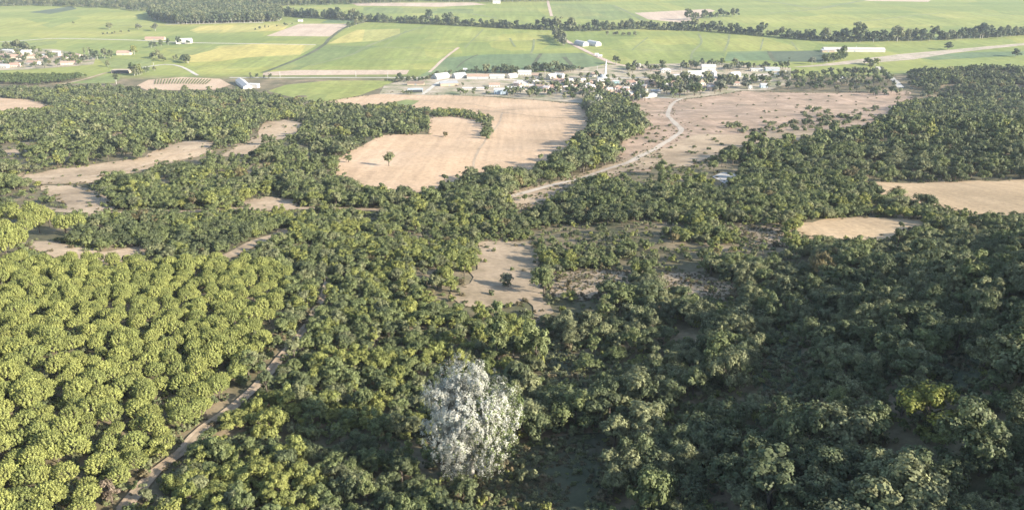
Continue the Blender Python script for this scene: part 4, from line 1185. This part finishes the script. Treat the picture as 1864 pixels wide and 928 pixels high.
far_line('belt_undergrowth', 'low dark undergrowth filling the tree belt of the plain', [(515, 29), (600, 35), (700, 41), (800, 45), (930, 52), (1060, 57), (1150, 53), (1290, 57), (1400, 67), (1530, 76), (1700, 73), (1930, 60)], 13, 6.5, (0.35, 0.75))
far_line('hedge_undergrowth', 'low hedge growth along the village back and field edges', [(700, 149), (770, 147), (800, 134), (870, 132), (960, 131), (1060, 128)], 5, 6, (0.25, 0.5))
far_mass('far_wood', 'tall dark block of wood standing in the far plain', [(270, 30), (300, 24), (400, 16), (512, 24), (512, 40), (430, 42), (320, 45), (282, 38)], 8.5, (0.95, 1.3), 1.15)
far_mass('far_wood', 'hazy woods along the far side of the plain', [(-300, 13), (0, 13), (60, 11), (200, 16), (260, 22), (300, 18), (420, 10), (500, 12), (640, 9), (760, 4), (880, 5), (1010, 4), (1200, -1), (1200, -10), (-300, -8)], 17, (0.55, 1.05), 1.0)

# orchard
w = ground([0, 60, 190, 206, 115, 60, -60], [129, 126, 119, 131, 151, 156, 150])[:, :2]
X, Y = grid(w[:, 0].min(), w[:, 0].max(), w[:, 1].min(), w[:, 1].max(), 7.0, rng, 0.12)
k = inside(w, X, Y); cnt = 0
for x, y in zip(X[k], Y[k]):
    if cnt >= 280: break
    cnt += 1
    s_ = float(rng.uniform(.8, 1.1))
    plant('orchard_tree', VTREE, int(rng.integers(0, 5)), 'leaf_orchard', (x, y, float(height(x, y)) - .1), float(rng.uniform(0, 6.28)), (s_, s_, s_), 'small green fruit tree in the orchard rows', 'tree', 'fruit trees of the orchard')

# vineyard rows
def vine_row(pa, pb, n_):
    a_, b_ = gp(*pa), gp(*pb)
    rg = rgs(500 + n_)
    e = link('vine_row', None, None, a_)
    L = (b_ - a_).length; m_ = int(L * 10)
    t = rg.random(m_)
    d = (b_ - a_)
    c = np.stack([d.x * t + rg.normal(0, .35, m_), d.y * t + rg.normal(0, .35, m_), d.z * t + rg.uniform(.4, 1.9, m_)], 1)
    V, F = quads(c, unit(rg, m_) + np.array([0, 0, .4]), 0.32 * rg.uniform(.7, 1.3, m_), rg)
    link('leaves', mesh_np('leaves', V, [F], ['leaf_orchard']), e)
    mb = MB()
    for k in range(0, int(L), 6):
        f = k / L
        mb.box(d.x * f - .06, d.x * f + .06, d.y * f - .06, d.y * f + .06, d.z * f - .3, d.z * f + 1.8)
    mb.build('posts', 'bark', e)
    tag(e, 'green vine row on the reddish vineyard soil', 'vine row', 'vine rows of the small vineyard')
for i_ in range(19):
    f = i_ / 18
    vine_row((282 + f * 92, 154.5 - 1.0 * math.sin(f * 3.1)), (284 + f * 100, 146 - 1.5 * math.sin(f * 3.1)), i_)

# ------------------------------------------------------------------ buildings
FOOT = []
WIN = {}
def window_mesh(w, h):
    if (w, h) not in WIN:
        WIN[(w, h)] = MB().box(-w / 2, w / 2, -.06, .06, -h / 2, h / 2).mesh('window', 'window_glass')
    return WIN[(w, h)]
def house(px, py, w, d, h, label, roof='gable', rm='roof_tile', wm='plaster_white', rot=0.0, rh=None, name='house', cat='house', group=None, windows=True, chimney=True, storeys=1, openfront=False, world_xy=None):
    p = gp(px, py) if world_xy is None else Vector((world_xy[0], world_xy[1], float(height(*world_xy))))
    FOOT.append((p.x, p.y, max(w, d) * .62 + 1))
    e = link(name, None, None, (p.x, p.y, p.z)); e.rotation_euler = (0, 0, rot)
    tag(e, label, cat, group)
    rh = rh if rh is not None else min(w, d) * .26
    x, y = w / 2, d / 2
    mb = MB()
    if roof == 'gable':      # ridge along x
        mb.add([(-x, -y, -1), (x, -y, -1), (x, y, -1), (-x, y, -1), (-x, -y, h), (x, -y, h), (x, y, h), (-x, y, h), (-x, 0, h + rh), (x, 0, h + rh)],
               [(3, 2, 1, 0), (0, 1, 5, 4), (2, 3, 7, 6), (1, 2, 6, 9, 5), (3, 0, 4, 8, 7)])
    else:
        mb.box(-x, x, -y, y, -1, h)
    wl = mb.build('wall', wm, e)
    o, tk = .45, .22
    rb = MB()
    if roof == 'gable':
        k = rh / y
        for sg in (-1, 1):
            v0 = [(-x - o, sg * (y + o), h - k * o + .03), (x + o, sg * (y + o), h - k * o + .03), (x + o, 0, h + rh + .03), (-x - o, 0, h + rh + .03)]
            v1 = [(a_, b_, c_ + tk) for a_, b_, c_ in v0]
            f = [(0, 1, 2, 3), (7, 6, 5, 4), (0, 4, 5, 1), (1, 5, 6, 2), (2, 6, 7, 3), (3, 7, 4, 0)]
            rb.add(v0 + v1, f)
    elif roof == 'hip':
        rl = max(0, x - y) 
        b0 = [(-x - o, -y - o, h + .03), (x + o, -y - o, h + .03), (x + o, y + o, h + .03), (-x - o, y + o, h + .03)]
        b1 = [(a_, b_, c_ + .15) for a_, b_, c_ in b0]
        t0 = [(-rl - .01, 0, h + rh), (rl + .01, 0, h + rh)]
        rb.add(b0 + b1 + t0, [(3, 2, 1, 0), (0, 1, 5, 4), (1, 2, 6, 5), (2, 3, 7, 6), (3, 0, 4, 7), (4, 5, 9, 8), (5, 6, 9), (6, 7, 8, 9), (7, 4, 8)])
    elif roof == 'mono':
        v0 = [(-x - o, -y - o, h + .03), (x + o, -y - o, h + .03), (x + o, y + o, h + rh), (-x - o, y + o, h + rh)]
        v1 = [(a_, b_, c_ + tk) for a_, b_, c_ in v0]
        rb.add(v0 + v1, [(3, 2, 1, 0), (4, 5, 6, 7), (0, 1, 5, 4), (1, 2, 6, 5), (2, 3, 7, 6), (3, 0, 4, 7)])
    elif roof == 'barrel':
        n_ = 10; v0 = []
        for i in range(n_ + 1):
            a_ = math.pi * i / n_
            for xx in (-x - .2, x + .2): v0.append((xx, -math.cos(a_) * (y + .1), h + .02 + math.sin(a_) * rh))
        rb.add(v0, [(2 * i, 2 * i + 1, 2 * i + 3, 2 * i + 2) for i in range(n_)] + [tuple(range(0, 2 * n_ + 2, 2))[::-1], tuple(range(1, 2 * n_ + 2, 2))])
    rf = rb.build('roof', rm, e)
    if chimney:
        MB().box(-.4, .4, -.4, .4, 0, 1.6).build('chimney', 'chimney_brick', rf, (x * .45, y * .35, h + rh * .6))
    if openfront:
        MB().box(-x + .6, x - .6, -.05, .05, 0, h - .9).build('opening', 'shed_shade', e, (0, -y - .04, .4))  # dark panel on the front wall in place of a shaded interior
    elif windows:
        nw = max(2, int(w / 4.5))
        for st in range(storeys):
            zc = 1.6 + st * 2.9
            for i in range(nw):
                xx = -x + w * (i + .5) / nw
                if st == 0 and i == nw // 2:
                    MB().box(-.5, .5, -.05, .05, 0, 2.1).build('door', 'door_brown', e, (xx, -y - .04, .05)); continue
                wo = link('window', window_mesh(1.2, 1.3), e, (xx, -y - .04, zc))
            wo = link('window', window_mesh(1.2, 1.3), e, (x + .04, 0, zc)); wo.rotation_euler = (0, 0, math.pi / 2)
    else:
        MB().box(-1.6, 1.6, -.05, .05, 0, min(3, h - .3)).build('door', 'lead_grey', e, (0, -y - .04, .05))
    return e

# village, seen from the stubble side
house(803, 143, 26, 16, 5, 'big white roofed barn at the village end', rm='roof_white', name='barn', cat='barn', windows=False, chimney=False, rot=R(35))
house(836, 142, 22, 15, 5, 'second white roofed barn beside the road fork', rm='roof_white', name='barn', cat='barn', windows=False, chimney=False, rot=R(30))
house(817, 156, 30, 17, 5, 'long grey roofed shed with tan end wall', 'mono', rm='roof_grey', wm='plaster_tan', rh=1.2, name='barn', cat='barn', windows=False, chimney=False, rot=R(12))
house(870, 143, 38, 11, 4.5, 'long low white walled barn with brown roof', rm='roof_tile_old', name='barn', cat='barn', windows=False, chimney=False, rot=R(-1))
house(905, 143, 26, 11, 4.5, 'low white walled barn with pale grey roof', rm='roof_grey', name='barn', cat='barn', windows=False, chimney=False)
house(756, 168, 24, 11, 5, 'open fronted shed with white roof beside the stubble', 'mono', rm='roof_white', wm='plaster_blue', rh=-1.0, name='shed', cat='shed', openfront=True, chimney=False, rot=R(6))
house(757, 155, 28, 9, 3.5, 'low brown roofed shed behind the open fronted shed', rm='roof_brown', wm='plaster_tan', name='shed', cat='shed', windows=False, chimney=False)
house(862, 164, 36, 6, 3, 'long low white shed across the yard', 'mono', rm='roof_pinkgrey', rh=.8, name='shed', cat='shed', windows=False, chimney=False, rot=R(-2))
house(912, 172, 22, 12, 8, 'two storey bluish white house beside the stubble', 'mono', rm='roof_white', wm='plaster_blue', rh=.6, storeys=2, chimney=False)
house(938, 165, 28, 10, 5, 'white flat roofed house behind the garden trees', 'mono', rm='roof_white', rh=.5, chimney=False)
house(900, 158, 18, 9, 4, 'pale house with old tile roof beside the bluish one', rm='roof_tile_old')
house(847, 129, 7, 6, 3, 'tiny white hut behind the barns', rm='roof_white', name='hut', cat='hut', windows=False, chimney=False)
house(955, 137, 24, 11, 6, 'wide grey roofed house at the back of the village', rm='roof_grey')
house(932, 142, 18, 10, 5, 'pale house with white gable behind the yard', rm='roof_pinkgrey', rot=R(40))
house(978, 143, 18, 10, 6, 'white house with brown roof at the village back', rm='roof_tile_old', rot=R(-20))
house(1004, 145, 16, 12, 7, 'tall cream house with grey roof, two storeys', rm='roof_grey', wm='plaster_cream', storeys=2, rot=R(35))
house(1018, 142, 16, 10, 6, 'white house with sagging grey roof', rm='roof_grey', rot=R(-30))
house(974, 156, 15, 10, 6, 'white gabled house in the middle of the village', rm='roof_pinkgrey', rot=R(60))
house(1080, 140, 14, 11, 5, 'white house with brown hipped roof beside the minaret', 'hip', rm='roof_tile_old')
house(1050, 150, 30, 10, 4, 'long low pale roofed house left of the mosque', rm='roof_pinkgrey', wm='plaster_cream', rot=R(4))
house(1078, 162, 26, 10, 4, 'long cream roofed house below the mosque', rm='roof_pinkgrey', wm='plaster_cream', rot=R(20))
house(1145, 155, 22, 13, 5, 'white house with pink hipped roof right of the mosque', 'hip', rm='roof_tile')
house(1121, 152, 11, 8, 4, 'small shed with teal wall beside the mosque', 'mono', rm='roof_white', wm='plaster_teal', rh=.5, chimney=False, name='shed', cat='shed')
house(1117, 181, 11, 9, 9, 'narrow tall house with pink hipped roof at the lower edge', 'hip', rm='roof_tile_old', storeys=3)
house(1180, 178, 30, 8, 4, 'long white walled barn at the dirt road end', 'mono', rm='roof_grey', rh=1, name='barn', cat='barn', windows=False, chimney=False, rot=R(38))
house(1194, 170, 16, 7, 4, 'short white wing behind the white walled barn', 'mono', rm='roof_grey', rh=1, name='barn', cat='barn', windows=False, chimney=False, rot=R(-6))
house(1211, 133, 18, 11, 6, 'bright white house among the back gardens', 'hip', rm='roof_white', storeys=2)
house(1268, 139, 34, 14, 6, 'large white shed in the group of white sheds', rm='roof_white', name='barn', cat='barn', windows=False, chimney=False, rot=R(8))
house(1289, 128, 26, 14, 7, 'pale roofed hall at the back of the white sheds', rm='roof_pinkgrey', name='barn', cat='barn', windows=False, chimney=False, rot=R(-5))
house(1297, 139, 14, 10, 7, 'tall white shed beside the large white one', rm='roof_white', wm='plaster_white', name='barn', cat='barn', windows=False, chimney=False, rot=R(60))
house(1337, 140, 18, 13, 5, 'white roofed shed standing apart among trees', rm='roof_white', name='barn', cat='barn', windows=False, chimney=False, rot=R(25))
house(1377, 130, 22, 8, 4, 'white house with red trim roof near the village end', 'mono', rm='roof_white', rh=.8, chimney=False)
house(1405, 129, 26, 10, 4, 'dark grey roofed barn near the cypress column', rm='roof_grey', wm='plaster_blue', name='barn', cat='barn', windows=False, chimney=False)
house(1423, 136, 16, 9, 4, 'white shed beside the cypress column', rm='roof_white', name='shed', cat='shed', windows=False, chimney=False, rot=R(20))
house(1380, 147, 22, 6, 3, 'low white shed above the dry hillside', 'mono', rm='roof_white', rh=.6, name='shed', cat='shed', windows=False, chimney=False, rot=R(6))
house(1390, 160, 12, 9, 5, 'small bluish house above the dry hillside', rm='roof_grey', wm='plaster_blue')
house(1234, 141, 16, 8, 4, 'low white house in front of the white sheds', 'mono', rm='roof_white', rh=.6, chimney=False)
house(1530, 148, 15, 9, 6, 'small white house alone beyond the village', 'mono', rm='roof_white', rh=.5, chimney=False)
house(1365, 163, 6, 5, 5, 'tiny white cabin above the dry hillside', 'hip', rm='roof_white', chimney=False)
house(1160, 121, 12, 8, 4, 'white hut behind the big dark tree', 'mono', rm='roof_white', rh=.5, chimney=False, name='hut', cat='hut')
# plain
house(1553, 94, 128, 17, 5, 'very long pale roofed barn on the plain', rm='roof_pinkgrey', name='long_barn', cat='barn', windows=False, chimney=False, rh=3.5, rot=R(-3))
house(1506, 95, 26, 12, 4, 'low grey annex at the end of the long barn', 'mono', rm='roof_grey', wm='plaster_tan', rh=1, name='barn', cat='barn', windows=False, chimney=False)
house(1058, 83, 34, 16, 3, 'white tunnel shed beside the reddish road', 'barrel', rm='roof_white', rh=7, name='tunnel_shed', cat='shed', windows=False, chimney=False, rot=R(-58))
house(1081, 83, 34, 16, 3, 'white tunnel shed farther from the reddish road', 'barrel', rm='roof_white', rh=7, name='tunnel_shed', cat='shed', windows=False, chimney=False, rot=R(-58))
house(1092, 104, 9, 6, 3, 'tiny white shed halfway along the reddish road', rm='roof_white', name='shed', cat='shed', windows=False, chimney=False)
house(1086, 101, 8, 5, 3, 'tiny white shed behind its twin on the reddish road', rm='roof_white', name='shed', cat='shed', windows=False, chimney=False)
house(336, 79, 34, 18, 6, 'white barn in the plain beside dark trees', rm='roof_white', name='barn', cat='barn', windows=False, chimney=False, rot=R(15))
house(283, 73, 45, 12, 4, 'long pink roofed shed on the white road', rm='roof_tile', wm='plaster_tan', name='barn', cat='barn', windows=False, chimney=False)
house(227, 100, 28, 14, 5, 'tan barn beside the tall yellow green tree', rm='roof_tile_old', wm='plaster_cream', name='barn', cat='barn', windows=False, chimney=False)
house(222, 133, 32, 14, 6, 'open barn with white roof and dark front', 'mono', rm='roof_white', wm='plaster_tan', rh=-1.5, name='barn', cat='barn', openfront=True, chimney=False)
house(444, 157, 70, 14, 5, 'long grey roofed barn slanting beside the vineyard', rm='roof_grey', name='barn', cat='barn', windows=False, chimney=False, rot=R(-62), rh=3)
house(462, 160, 18, 9, 6, 'white block at the end of the slanting barn', 'mono', rm='roof_white', rh=.4, name='shed', cat='shed', windows=False, chimney=False, rot=R(-12))
house(547, 40, 12, 8, 5, 'tiny white hut at the far pink field', 'mono', rm='roof_white', rh=.5, name='hut', cat='hut', windows=False, chimney=False)
house(904, 7, 26, 14, 9, 'white building at the far edge of the plain', 'mono', rm='roof_white', rh=.5, name='hall', cat='building', windows=False, chimney=False)
# hamlet on the far plain
HM = [(14, 96, 26, 10, 5, 'roof_white', 'mono', 'long white flat roofed hamlet barn under dark trees'), (50, 99, 20, 14, 5, 'roof_white', 'gable', 'white gabled hamlet barn beside the dark trees'),
      (80, 106, 20, 12, 6, 'roof_white', 'mono', 'white hamlet warehouse with a flat roof'), (100, 102, 22, 10, 4, 'roof_grey', 'gable', 'grey roofed hamlet shed behind the gardens'),
      (28, 108, 30, 16, 5, 'roof_tile', 'hip', 'big orange hipped hamlet roof'), (10, 106, 20, 12, 5, 'roof_tile', 'gable', 'orange gabled roof at the hamlet edge'),
      (62, 118, 24, 10, 5, 'roof_tile', 'gable', 'orange long roof at the near side of the hamlet'), (11, 116, 10, 8, 5, 'roof_white', 'mono', 'small white cube house in the hamlet'),
      (28, 122, 18, 10, 5, 'roof_tile', 'gable', 'orange roof beside the orchard corner'), (8, 124, 16, 9, 5, 'roof_pinkgrey', 'gable', 'pale roof at the orchard corner'),
      (125, 118, 26, 10, 4, 'roof_tile', 'gable', 'orange roof among trees above the orchard'), (140, 105, 22, 12, 4, 'roof_tile_old', 'gable', 'old pink roof beside the column trees'),
      (115, 108, 20, 11, 4, 'roof_tile_old', 'hip', 'old hipped roof in the hamlet gardens'), (58, 106, 16, 9, 4, 'roof_tile_old', 'gable', 'small old roof in the middle of the hamlet'),
      (102, 98, 16, 10, 4, 'roof_white', 'mono', 'white shed at the back of the hamlet'), (-25, 112, 20, 12, 5, 'roof_tile', 'gable', 'orange roof just outside the hamlet view')]
for i_, (px, py, w_, d_, h_, rm_, rt_, lb_) in enumerate(HM):
    house(px, py, w_, d_, h_, lb_, rt_, rm=rm_, wm=['plaster_white', 'plaster_cream', 'plaster_pink'][i_ % 3], rh=.6 if rt_ == 'mono' else None, chimney=rt_ != 'mono', rot=R([-12, 8, 4, -6, 15, -20][i_ % 6]))
# far town at the upper edge
for i_, (px, lab) in enumerate([(146, 'first white apartment block of the far town'), (158, 'second white apartment block of the far town'), (168, 'wide white apartment block of the far town'), (180, 'low white block of the far town'),
                                (192, 'tall white block of the far town'), (206, 'white block beside the tall one in the far town'), (220, 'last white block of the far town')]):
    house(px, 5.5, [16, 18, 26, 20, 14, 18, 24][i_], 14, [11, 9, 12, 7, 15, 11, 9][i_], lab, 'hip', rm='roof_white', wm='plaster_white', storeys=3, chimney=False, name='apartment_block', cat='building')
# smaller houses crowded between them
VILL = np.array([(925, 150), (930, 141), (960, 138), (1060, 136), (1180, 134), (1250, 134), (1250, 146), (960, 150)][:2] + [(960, 146), (1060, 146), (1110, 158), (1170, 150), (1250, 146), (1345, 148), (1350, 160), (1250, 168), (1165, 172), (1100, 182), (1000, 172), (930, 162)], float)
vc = 0; tries = 0
while vc < 66 and tries < 4000:
    tries += 1
    a_, b_ = rng.uniform(925, 1350), rng.uniform(146, 182)
    if not inside(VILL, np.array([a_]), np.array([b_]))[0]: continue
    p = gp(a_, b_)
    if any(math.hypot(p.x - fx, p.y - fy) < fr_ + 4.5 for fx, fy, fr_ in FOOT): continue
    vc += 1
    house(a_, b_, float(rng.uniform(8, 15)), float(rng.uniform(7, 10)), float(rng.uniform(3.2, 6)), 'small house half hidden by the village garden trees', ['gable', 'hip', 'gable'][vc % 3], rm=['roof_tile', 'roof_tile_old', 'roof_tile_old', 'roof_pinkgrey', 'roof_tile', 'roof_grey'][vc % 6],
          wm=['plaster_white', 'plaster_cream', 'plaster_white', 'plaster_pink'][vc % 4], rot=float(rng.uniform(-.7, .7)), group='small houses among the village trees')

# mosque and minaret
mq = house(1096, 149, 17, 15, 7, 'white village mosque hall with lead dome', 'hip', rm='roof_white', name='mosque', cat='mosque', rh=1.2, storeys=2, chimney=False)
db = MB(); db.lathe([(4.6, 0), (4.6, .8), (4.3, 2.2), (3.3, 3.6), (1.8, 4.5), (.3, 4.9), (.12, 6.0)], 18); db.build('dome', 'lead_grey', mq, (0, 0, 7.6))
p = gp(1102, 140)
FOOT.append((p.x, p.y, 5))
e = link('minaret', None, None, p); tag(e, 'slender white minaret rising from the middle of the village', 'minaret')
MB().box(-2.1, 2.1, -2.1, 2.1, -1, 6).build('base', 'minaret_stone', e)
MB().lathe([(2.1, 6), (1.75, 8), (1.6, 9), (1.5, 19.5)], 16).build('shaft', 'minaret_stone', e)
bl = MB().lathe([(1.5, 19.5), (2.3, 20.6), (2.4, 20.7), (2.4, 21.7), (2.25, 21.7), (2.25, 20.9), (1.25, 20.9)], 16).build('balcony', 'minaret_stone', e)
MB().lathe([(1.25, 20.9), (1.2, 25.0)], 14).build('upper_shaft', 'minaret_stone', e)
MB().lathe([(1.5, 25.0), (1.35, 25.3), (.12, 30.5)], 14).build('cap', 'roof_white', e)
MB().lathe([(.12, 30.4), (.3, 30.9), (.1, 31.3), (.05, 32.2)], 8).build('finial', 'lead_grey', e)

# poles
def pole(px, py, h, label):
    p = gp(px, py); e = link('utility_pole', None, None, p); tag(e, label, 'pole')
    MB().lathe([(.42, -.5), (.26, h)], 8).build('post', 'concrete', e)
    MB().box(-1.6, 1.6, -.14, .14, h - 1.2, h - .9).build('crossarm', 'concrete', e)
for px, py, h, lb in [(1119, 118, 13, 'pale pole in front of the big dark tree'), (1087, 131, 11, 'pale pole between the minaret and hipped house'), (1240, 134, 12, 'pale pole before the back gardens'), (1343, 124, 12, 'pale pole behind the white roofed shed'),
                      (992, 139, 12, 'pale pole among the back village houses'), (1131, 175, 9, 'pale pole beside the narrow tall house'), (648, 140, 10, 'pale pole on the bare strip by the level road'), (706, 141, 10, 'second pale pole on the bare strip by the barns'),
                      (510, 141, 10, 'pale pole at the foot of the ditch track'), (281, 126, 12, 'white pole beside the open barn trees'), (1272, 159, 8, 'pale pole in the garden trees above the hillside'), (1558, 92, 9, 'pole behind the long barn roof')]:
    pole(px, py, h, lb)

# ------------------------------------------------------------------ village garden trees
def gardens(poly, n_, sizes, label, group, mats, name='garden_tree'):
    poly = np.asarray(poly, float); k = 0; t_ = 0
    F = np.array(FOOT)
    while k < n_ and t_ < n_ * 30:
        t_ += 1
        a_ = rng.uniform(poly[:, 0].min(), poly[:, 0].max()); b_ = rng.uniform(poly[:, 1].min(), poly[:, 1].max())
        if not inside(poly, np.array([a_]), np.array([b_]))[0]: continue
        p = gp(a_, b_)
        if (np.hypot(F[:, 0] - p.x, F[:, 1] - p.y) < F[:, 2] * .62 + 1.0).any(): continue
        # keep the fronts of the buildings in view
        if ((np.abs(F[:, 0] - p.x) < F[:, 2] * .8) & (F[:, 1] > p.y) & (F[:, 1] - p.y < 18)).any() and rng.random() < .4: continue
        k += 1
        s_ = float(rng.uniform(*sizes)) * 1.9; w_ = float(rng.uniform(.8, 1.1))
        plant(name, VTREE, int(rng.integers(0, 5)), mats[int(rng.integers(0, len(mats)))], (p.x, p.y, p.z - .15), float(rng.uniform(0, 6.28)), (s_ * w_, s_ * w_, s_), label, 'tree', group)
GM = ['leaf_oak_grey', 'leaf_orchard', 'leaf_belt', 'leaf_oak_mid', 'leaf_pale']
gardens([(920, 166), (1000, 158), (1060, 152), (1110, 160), (1180, 160), (1175, 185), (1130, 192), (1060, 186), (990, 182), (905, 174)], 120, (.55, 1.0), 'green tree in the lower village gardens', 'trees of the lower village gardens', GM)
gardens([(1190, 150), (1260, 148), (1330, 148), (1340, 158), (1300, 172), (1230, 180), (1195, 168)], 60, (.8, 1.35), 'large garden tree above the dry hillside', 'trees above the dry hillside', GM)
gardens([(1330, 150), (1440, 140), (1560, 128), (1600, 130), (1630, 155), (1560, 160), (1450, 165), (1350, 163)], 110, (.5, 1.0), 'green tree in the orchards beyond the village', 'trees beyond the village end', GM, name='orchard_edge_tree')
gardens([(860, 132), (950, 128), (1010, 124), (1070, 126), (1080, 133), (950, 136), (870, 137)], 44, (.6, 1.05), 'dark tree behind the back row of village houses', 'trees behind the village', ['leaf_belt', 'leaf_oak_dark', 'leaf_oak_grey'], name='hedge_tree')
gardens([(1130, 126), (1200, 120), (1270, 118), (1430, 120), (1430, 128), (1300, 130), (1200, 130), (1140, 135)], 70, (.55, 1.0), 'tree in the hedge behind the white sheds', 'trees behind the white sheds', GM, name='hedge_tree')
gardens([(820, 166), (890, 164), (905, 178), (850, 175), (800, 172)], 6, (.4, .75), 'small tree in the yard beside the stubble', 'trees in the yard', ['leaf_orchard', 'leaf_oak_mid'])
gardens([(-40, 94), (60, 96), (140, 104), (165, 108), (150, 120), (60, 126), (-40, 126)], 95, (.55, .95), 'tree among the hamlet roofs', 'trees among the hamlet roofs', GM, name='hamlet_tree')
gardens([(725, 172), (735, 168), (760, 172), (745, 174)], 5, (.35, .5), 'low tree beside the open fronted shed', 'low trees beside the open shed', GM)
gardens([(925, 150), (1060, 142), (1130, 140), (1200, 138), (1340, 140), (1340, 150), (1150, 160), (930, 160)], 60, (.4, .85), 'garden tree between the middle village houses', 'trees between the middle village houses', GM)
gardens([(1440, 150), (1560, 140), (1640, 155), (1720, 172), (1690, 185), (1620, 190), (1560, 172), (1470, 168)], 46, (.45, .85), 'tree in the scrub below the pale climbing road', 'trees below the pale climbing road', GM, name='scrub_tree')
big(842, 158, 0.62, 'leaf_orchard', 'green round tree in front of the grey roofed shed', kd=VTREE, i=1, w=1.0)
big(838, 172, 0.95, 'leaf_orchard', 'broad green tree in the yard corner', kd=VTREE, i=2, w=1.3)
big(1186, 160, 0.8, 'leaf_dry', 'orange brown tree in the middle of the village', kd=VTREE, i=3, w=1.5)
big(1322, 164, 0.6, 'leaf_yellow', 'yellowing tree above the dry hillside', kd=VTREE, i=4, w=1.2)
big(1450, 162, 0.6, 'leaf_yellow', 'yellowing bush at the upper hillside edge', kd=VTREE, i=0, w=1.2)

# ------------------------------------------------------------------ haze over the land
hz = bpy.data.materials.new('haze_air'); hz.use_nodes = True
t = hz.node_tree; t.nodes.remove(t.nodes['Principled BSDF'])
pv = t.nodes.new('ShaderNodeVolumePrincipled')
pv.inputs['Color'].default_value = (0.78, 0.88, 1.0, 1)
pv.inputs['Density'].default_value = 0.000055
pv.inputs['Anisotropy'].default_value = 0.0
t.links.new(pv.outputs[0], t.nodes['Material Output'].inputs['Volume'])
hb = MB().box(-9100, 9100, -2100, 9100, -3, 325)
me = bpy.data.meshes.new('haze'); me.from_pydata(hb.v, [], hb.f); me.materials.append(hz)
tag(link('haze', me), 'thin pale haze over the whole land', kind='stuff')
print('OBJECT COUNT', len(bpy.data.objects), 'oaks', n, 'pines', m)
